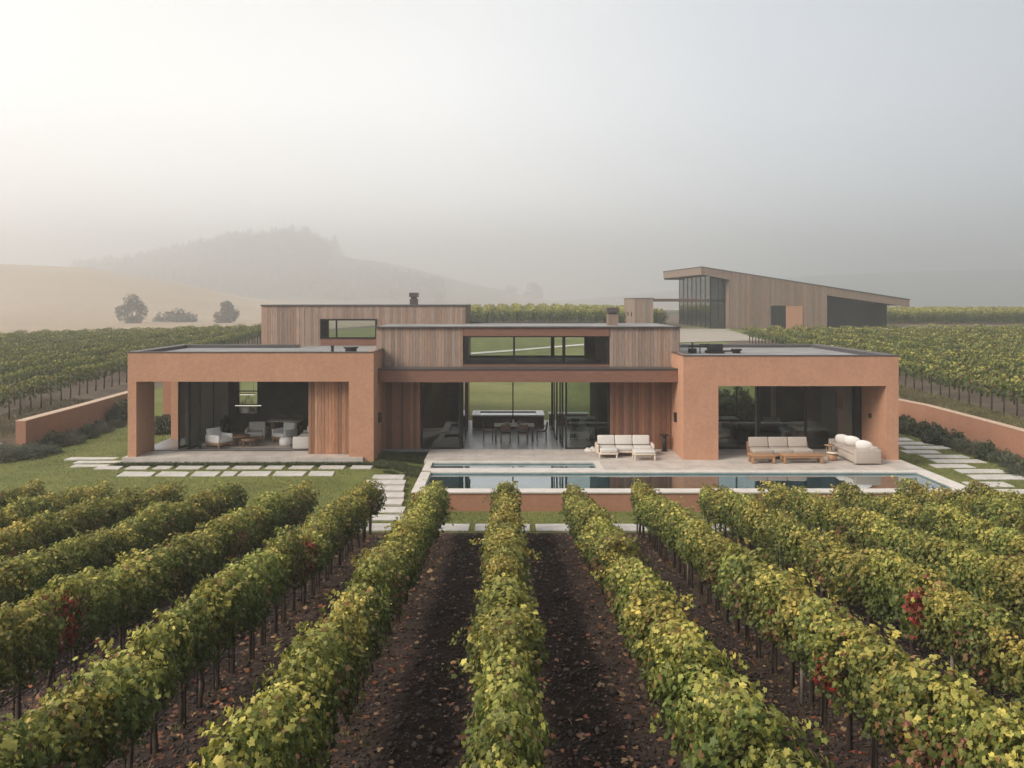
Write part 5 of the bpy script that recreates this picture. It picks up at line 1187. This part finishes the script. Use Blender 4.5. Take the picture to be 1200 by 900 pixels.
# ---- fallen leaves and clods on the vineyard soil
rng = np.random.default_rng(77)
n = 26000; Y = 6.3+20*rng.random(n)**1.1; X = rng.uniform(-1, 1, n)*np.minimum(13, Y*.66+.5)
r = np.abs(((X/2.06) % 1)-.5); keep = rng.random(n) < (.18+1.9*np.clip(r-.12, 0, .4)); X, Y = X[keep], Y[keep]; n = len(X)
P = np.stack([X, Y, H_soil(X, Y)+.012], 1); Nn = rng.normal(0, .35, (n, 3))+[0, 0, 1]; T = rng.normal(0, 1, (n, 3))
cc = np.array([(.30, .15, .075), (.22, .09, .045), (.38, .24, .13), (.14, .07, .04), (.33, .10, .05)])[rng.integers(0, 5, n)]*rng.uniform(.5, 1.1, n)[:, None]
V, F, C = leaves(P, Nn, T, rng.gamma(4, .014, n)+.015, cc)
tag(np_mesh('fallen_leaves', V, F, M['leaf_litter'], tint=C), 'brown and orange leaves fallen on the soil between the vine rows', 'leaf litter', kind='stuff')
n = 80000; Y = 6.1+20*rng.random(n)**1.3; X = rng.uniform(-1, 1, n)*np.minimum(13, Y*.66+.5)
octv = np.array([(1, 0, 0), (0, 1, 0), (-1, 0, 0), (0, -1, 0), (0, 0, .8), (0, 0, -.6)]); octf = np.array([(0, 1, 4), (1, 2, 4), (2, 3, 4), (3, 0, 4), (1, 0, 5), (2, 1, 5), (3, 2, 5), (0, 3, 5)])
S = rng.gamma(1.6, .0075, n)+.005
V = np.stack([X, Y, H_soil(X, Y)+S*.3], 1)[:, None, :]+octv[None]*rng.uniform(.6, 1.4, (n, 6, 1))*S[:, None, None]
g = rng.uniform(.5, 1.5, n)[:, None]*np.where(rng.random(n)[:, None] < .1, np.array([[.12, .09, .075]]), np.array([[.048, .035, .030]]))
tag(np_mesh('soil_clods', V.reshape(-1, 3), (octf[None]+(np.arange(n)*6)[:, None, None]).reshape(-1, 3), M['leaf_litter'], tint=np.repeat(g, 6, axis=0)), 'dark clods of tilled soil between the vine rows', 'soil', kind='stuff')

# weeds and old grass under the rows
n = 9000; kx = rng.integers(-7, 8, 500); cy2 = 6.4+19.5*rng.random(500); ci = rng.integers(0, 500, n)
X = 2.06*kx[ci]+rng.normal(0, .10, n)+np.where(ci % 3 == 0, .35, 0); Y = np.clip(cy2[ci]+rng.normal(0, .10, n), 6.1, 26.3); h = rng.uniform(.02, .13, n); a = rng.uniform(0, 6.28, n); Z = H_soil(X, Y)
V = np.stack([np.stack([X-np.cos(a)*.007, Y-np.sin(a)*.007, Z-.01], 1), np.stack([X+np.cos(a)*.007, Y+np.sin(a)*.007, Z-.01], 1), np.stack([X+rng.normal(0, .04, n), Y+rng.normal(0, .04, n), Z+h], 1)], 1).reshape(-1, 3)
C = np.array([.10, .11, .04])+np.array([.16, .10, .03])*rng.random((n, 1))
tag(np_mesh('weeds', V, np.arange(3*n).reshape(-1, 3), M['leaf_far'], tint=np.repeat(C, 3, axis=0)), 'thin weeds and dry grass tufts at the foot of the vines', 'weeds', kind='stuff')

# ---- lawn blades and rough grass
def blades(name, n, xf, yf, h0, h1, cols, label, reject=None, hf=None, wd_=.012, cat='grass'):
    X = xf(n); Y = yf(n)
    k = np.ones(n, bool)
    for (a, b, c, d_) in PAV: k &= ~((X > a-.02) & (X < b+.02) & (Y > c-.02) & (Y < d_+.02))
    if reject is not None: k &= ~reject(X, Y)
    X, Y = X[k], Y[k]; n = len(X); Z = (hf or H_lawn)(X, Y)
    h = rng.uniform(h0, h1, n); a = rng.uniform(0, 6.28, n); lean = rng.normal(0, .45, (n, 2))*h[:, None]
    dx, dy = np.cos(a)*wd_, np.sin(a)*wd_
    V = np.stack([np.stack([X-dx, Y-dy, Z-.005], 1), np.stack([X+dx, Y+dy, Z-.005], 1), np.stack([X+lean[:, 0], Y+lean[:, 1], Z+h], 1)], 1).reshape(-1, 3)
    pat = vnoise(X*.8, Y*.8)*.25+vnoise(X*4, Y*4)*.15
    C = (np.array(cols[0])+(np.array(cols[1])-np.array(cols[0]))*rng.random(n)[:, None])*(1+pat)[:, None]
    return tag(np_mesh(name, V, np.arange(3*n).reshape(-1, 3), M['leaf_far'], tint=np.repeat(C, 3, axis=0)), label, cat, kind='stuff')
rej = lambda X, Y: ((X > -15.6) & (X < -5.3) & (Y > 34.4)) | ((X > -3.3) & (X < 16.2) & (Y > 28.8)) | ((X > -5.4) & (X < -3) & (Y > 33.9))
LC = [(.095, .115, .033), (.210, .212, .068)]
blades('lawn_grass', 150000, lambda n: rng.uniform(-21.7, 21.8, n), lambda n: 26.45+rng.random(n)**1.2*17, .025, .06, LC, 'short mown grass of the lawns round the house and pool', rej)
# tufts along the joints in front of the slab and at the terrace corner
GC = [(.05, .07, .03), (.12, .13, .055)]
blades('ground_cover', 9000, lambda n: rng.uniform(-15.6, -5.4, n), lambda n: 34.15+rng.normal(0, .13, n), .05, .16, GC, 'low dark green plants along the edge of the left wing slab', None, None, .03, 'ground cover')
blades('ground_cover', 16000, lambda n: rng.uniform(-5.33, -3.3, n), lambda n: 33.3+rng.random(n)*3.8, .05, .17, [(.06, .085, .035), (.15, .16, .07)], 'dark tufted ground cover between the left wing and the terrace', lambda X, Y: vnoise(X*2.2, Y*2.2) < -.15, None, .03, 'ground cover')
blades('rough_grass', 26000, lambda n: rng.uniform(22.3, 24.0, n)*1.0, lambda n: 34+rng.random(n)**1.2*42, .05, .20, [(.12, .12, .05), (.24, .20, .10)], 'rough grass strip on top of the right retaining wall', None, H_outer, .03)
blades('rough_grass', 14000, lambda n: rng.uniform(-25.8, -22.2, n)*1.0, lambda n: 28+rng.random(n)*20, .04, .14, [(.13, .11, .06), (.22, .18, .11)], 'sparse dry grass by the left retaining wall', None, H_outer, .03)

# ---- shrubs
def shrub_arrays(seed, rx, ry, h, n, size, cols, LV=NAR_V):
    rng_ = np.random.default_rng(seed); d = unit(rng_.normal(0, 1, (n, 3))); d[:, 2] = np.abs(d[:, 2])
    r = 1-rng_.random(n)**2*.5; b = 1+.22*np.sin(d[:, 0]*6+seed)*np.sin(d[:, 1]*7+seed*2)+.12*np.sin(d[:, 2]*9+seed)
    P = d*[rx, ry, h]*(r*b)[:, None]; P[:, 2] = np.maximum(P[:, 2], .03)
    C = (np.array(cols[0])+(np.array(cols[1])-np.array(cols[0]))*np.clip(rng_.beta(1.5, 2, n)+.35*(P[:, 2]/h-.5), 0, 1)[:, None])
    return leaves(P, rng_.normal(0, 1, (n, 3))+[0, 0, .3], d*[1, 1, .6]+[0, 0, .6]+rng_.normal(0, .3, (n, 3)), size*rng_.uniform(.6, 1.3, n), C, LV, OV_F)
SG = [(.045, .058, .036), (.15, .155, .105)]
SD = [(.028, .042, .022), (.085, .10, .050)]
SHM = [fol_mesh('shrub_foliage', shrub_arrays(700+i, .75, .75, .62, 1700, .16, SG), M['leaf_shrub']) for i in range(4)]
SHD = [fol_mesh('shrub_foliage', shrub_arrays(720+i, .7, .7, .75, 1500, .13, SD, OV_V), M['leaf_shrub']) for i in range(3)]
def stem_mesh():
    m = MB()
    for k in range(7): a = k*.9; m.tube([(.05*math.cos(a), .05*math.sin(a), -.1), (.22*math.cos(a), .22*math.sin(a), .2), (.4*math.cos(a), .4*math.sin(a), .42)], [.02, .014, .007], 5)
    o = m.build('stems', M['bark']); me = o.data; bpy.data.objects.remove(o); return me
STM = stem_mesh()
def shrub(x, y, s, label, group, pool_=SHM, cat='shrub', sz=1.0):
    o = thing('shrub', label, cat, (x, y, H(x, y)), rv.uniform(0, 6), group)
    child('stems', STM, o, (0, 0, 0), 0, (s, s, s*sz)); child('foliage', pool_[rv.randrange(len(pool_))], o, (0, 0, 0), 0, (s, s, s*sz)); return o
# left border: near clump at the frame edge then along the wall
for i, (x, y, s) in enumerate([(-22.1, 36.3, .95), (-21.0, 35.9, .85), (-21.9, 37.2, .8), (-21.0, 36.9, .9), (-20.2, 36.5, .75), (-20.9, 37.8, .8), (-20.0, 37.4, .7)]):
    shrub(x, y, s, f'grey green lavender clump, {ORD[i]} from the left edge in the patch below the wall end', 'lavender clumps at the left wall end')
for i in range(8):
    shrub(-20.6+(.25 if i % 2 else -.2)-.02*i, 39.2+.82*i, .85-.03*i, f'dark green lavender clump, {ORD[i]} from the near end along the left garden wall', 'lavender clumps along the left garden wall', SHM if i % 3 else SHD)
shrub(-20.8, 46.6, 1.15, 'round dark shrub at the far end of the left garden wall', 'round shrubs', SHD, sz=1.1)
shrub(-17.0, 42.6, .85, 'dark round shrub seen through the porch, nearer of the two', 'round shrubs', SHD)
shrub(-17.6, 44.0, .95, 'dark round shrub seen through the porch, farther of the two', 'round shrubs', SHD)
for i in range(17):
    y = 45.5-i*.92; shrub(21.15-.12*(i % 2)+(.25 if i > 11 else 0)-(.5 if i in (2, 5) else 0), y, (.78+.05*math.sin(i*2.1)), f'dark green border shrub, {ORD[i]} from the far end along the right garden wall', 'shrubs along the right garden wall', SHD if i % 3 == 0 or i < 7 else SHM, sz=1.15)
for i in range(4): shrub(20.3+.2*(i % 2), 33.8-i*.85, .6, f'low grey green shrub, {ORD[i]} from the far end between the slabs and the border', 'low shrubs beside the stepping slabs')
for i in range(5): shrub(8.4+i*1.15, 46.8+.3*(i % 2), 1.5, f'leafy green bush, {ORD[i]} from the left behind the right wing', 'bushes behind the right wing', SHD, sz=1.4)
for i in range(3): shrub(-13.4+i*.9, 44.0, 1.3, f'leafy bush, {ORD[i]} from the left behind the left wing window', 'bushes behind the left wing', SHM, sz=1.6)
pf = child('foliage', SHD[0], POTTED, (0, 0, .5), 0, (.38, .38, .55))

# ---- trees in the mist
def tree(name, label, x, y, z, hgt, rad, seed, n=900, size=.5, group=None, col=((.055, .058, .036), (.11, .105, .065)), conif=False, trunk_h=.25):
    o = thing(name, label, 'tree', (x, y, z), 0, group); rng_ = np.random.default_rng(seed)
    m = MB(); m.tube([(0, 0, -.5), (0, 0, hgt*trunk_h), (rad*.05, 0, hgt*.75)], [hgt*.035, hgt*.028, hgt*.01], 8)
    for k in range(6): a = k*1.05+seed; zz_ = hgt*(trunk_h+.07*k); m.tube([(0, 0, zz_), (rad*.35*math.cos(a), rad*.35*math.sin(a), zz_+hgt*.13), (rad*.62*math.cos(a), rad*.62*math.sin(a), zz_+hgt*.22)], [hgt*.012, hgt*.008, hgt*.004], 5)
    m.build('trunk', M['treebark'], o, local=True)
    if conif:
        t = rng_.random(n)**1.4; a = rng_.uniform(0, 6.28, n); rr = rad*(1-t)*np.sqrt(rng_.random(n))*(1+.3*np.sin(t*40)); P = np.stack([rr*np.cos(a), rr*np.sin(a), hgt*(.08+.92*t)], 1)
    else:
        C0 = []; 
        for k in range(16):
            d = unit(rng_.normal(0, 1, (1, 3)))[0]; C0.append((d*[rad*.60, rad*.60, hgt*.33]+[0, 0, hgt*(.50)], rng_.uniform(.28, .46)*rad))
        idx = rng_.integers(0, 16, n); d = unit(rng_.normal(0, 1, (n, 3)))*(1-rng_.random((n, 1))**2*.5)
        P = np.array([C0[i][0] for i in idx])+d*np.array([C0[i][1] for i in idx])[:, None]*[1, 1, .85]
    C = np.array(col[0])+(np.array(col[1])-np.array(col[0]))*rng_.random(n)[:, None]
    V, F, C = leaves(P, rng_.normal(0, 1, (n, 3)), rng_.normal(0, 1, (n, 3)), size*rng_.uniform(.6, 1.3, n), C, OV_V, OV_F)
    f = np_mesh('crown', V, F, M['leaf_shrub'], tint=C, parent=o); return o
tree('tree', 'round dark tree in the mist above the left vineyard, leftmost of the group', -105, 240, H(-105, 240)-1.2, 9.4, 4.5, 1, 2600, .55, 'trees above the left vineyard', trunk_h=.12)
tree('tree', 'low spreading bush in the mist between two rounder trees', -95.5, 251, H(-95.5, 251)-2.6, 6.4, 5.2, 2, 1800, .55, 'trees above the left vineyard', trunk_h=.1)
tree('tree', 'flat low bush in the mist just right of the leftmost round tree', -101, 254, H(-101, 254)-2.4, 5.0, 4.2, 5, 1500, .55, 'trees above the left vineyard', trunk_h=.1)
tree('tree', 'pale rounded tree in the mist, rightmost above the left vineyard', -79.4, 243, H(-79.4, 243)-1.0, 7.2, 4.0, 3, 2200, .55, 'trees above the left vineyard', trunk_h=.12)
tree('conifer_tree', 'lone pointed tree standing at the right end of the misty ridge woods', -200*HK, 1000*HK, H(-200*HK, 1000*HK)-4, 34, 13, 4, 1500, 3.2, None, conif=True)
tree('tree', 'faint wide tree on the lower end of the misty ridge', 31*HK, 900*HK, H(31*HK, 900*HK)-5, 27, 20, 8, 1200, 3.2, None, trunk_h=.1)
tree('tree', 'small faint tree left of the wide one on the lower misty ridge', 5*HK, 905*HK, H(5*HK, 905*HK)-5, 18, 12, 9, 800, 2.7, None, trunk_h=.1)
# woods on the ridge: reads as one mass
Vs = []; Fs = []; Cs = []; off = 0; rng = np.random.default_rng(9)
for k in range(1100):
    px = rng.uniform(85, 384) if k % 5 else rng.uniform(384, 520); y = HK*(rng.uniform(640, 1030) if px < 384 else rng.uniform(640, 800)); x = (px-592)*y/1000; 
    hh = rng.uniform(12, 24)*(1+.35*float(vnoise(np.array([x/55.]), np.array([3.3]))[0]))*(1 if px < 384 else .55); rr = rng.uniform(6, 12)*(1 if px < 384 else .6); z = float(H_outer(x, y)); n = 150
    con = rng.random() < .3
    if con: t = rng.random(n); a = rng.uniform(0, 6.28, n); q = rr*.7*(1-t)*np.sqrt(rng.random(n)); P = np.stack([q*np.cos(a), q*np.sin(a), hh*(.1+1.0*t)], 1)
    else: d = unit(rng.normal(0, 1, (n, 3)))*rng.random((n, 1))**.4; P = d*[rr, rr, hh*.42]*(1+.25*np.sin(d[:, :1]*5+k))+[0, 0, hh*.55]
    V, F, C = leaves(P+[x, y, z], rng.normal(0, 1, (n, 3)), rng.normal(0, 1, (n, 3)), rng.uniform(2.2, 4.6, n), np.tile([.045, .05, .035], (n, 1))*rng.uniform(.6, 1.2), OV_V, OV_F)
    Vs.append(V); Fs.append(F+off); Cs.append(C); off += len(V)
tag(np_mesh('woodland', np.vstack(Vs), np.vstack(Fs), M['leaf_shrub'], tint=np.vstack(Cs)), 'dense woods fading into the mist along the ridge', 'woodland', kind='stuff')

# ================================================================== HAZE
m = MB(); m.box(-1950, 2050, -35, 2420, -2.9, 128)
hz = m.build('haze', M['glass']); hz.data.materials.clear()
hm = bpy.data.materials.new('mist'); hm.use_nodes = True; t = hm.node_tree; t.nodes.clear()
o_ = N(t, 'ShaderNodeOutputMaterial'); pv = N(t, 'ShaderNodeVolumePrincipled')
pv.inputs['Color'].default_value = (0.88, 0.89, 0.90, 1); pv.inputs['Density'].default_value = 0.0019; pv.inputs['Anisotropy'].default_value = 0.6
t.links.new(pv.outputs[0], o_.inputs['Volume']); hz.data.materials.append(hm); tag(hz, kind='stuff')
tag(hz, 'pale morning mist thickening with distance', 'mist')

# pale field stones at the end of the left wall
for k, (x, y, s, lab) in enumerate(((-22.7, 37.9, .42, 'larger pale field stone lying at the near end of the left garden wall'), (-23.3, 37.4, .30, 'smaller pale field stone left of the larger one by the left wall'))):
    bm = bmesh.new(); bmesh.ops.create_icosphere(bm, subdivisions=3, radius=1)
    for v in bm.verts: v.co *= 1+.35*mnoise.noise(v.co*1.3+Vector((k*5, 0, 0)))+.08*mnoise.noise(v.co*4)
    for v in bm.verts: v.co = Vector((v.co.x*s*1.3, v.co.y*s, v.co.z*s*.7))
    me = bpy.data.meshes.new('boulder'); bm.to_mesh(me); bm.free(); me.materials.append(M['gravel'])
    o = bpy.data.objects.new('boulder', me); COL.objects.link(o); o.location = (x, y, H(x, y)+s*.25); tag(o, lab, 'stone')
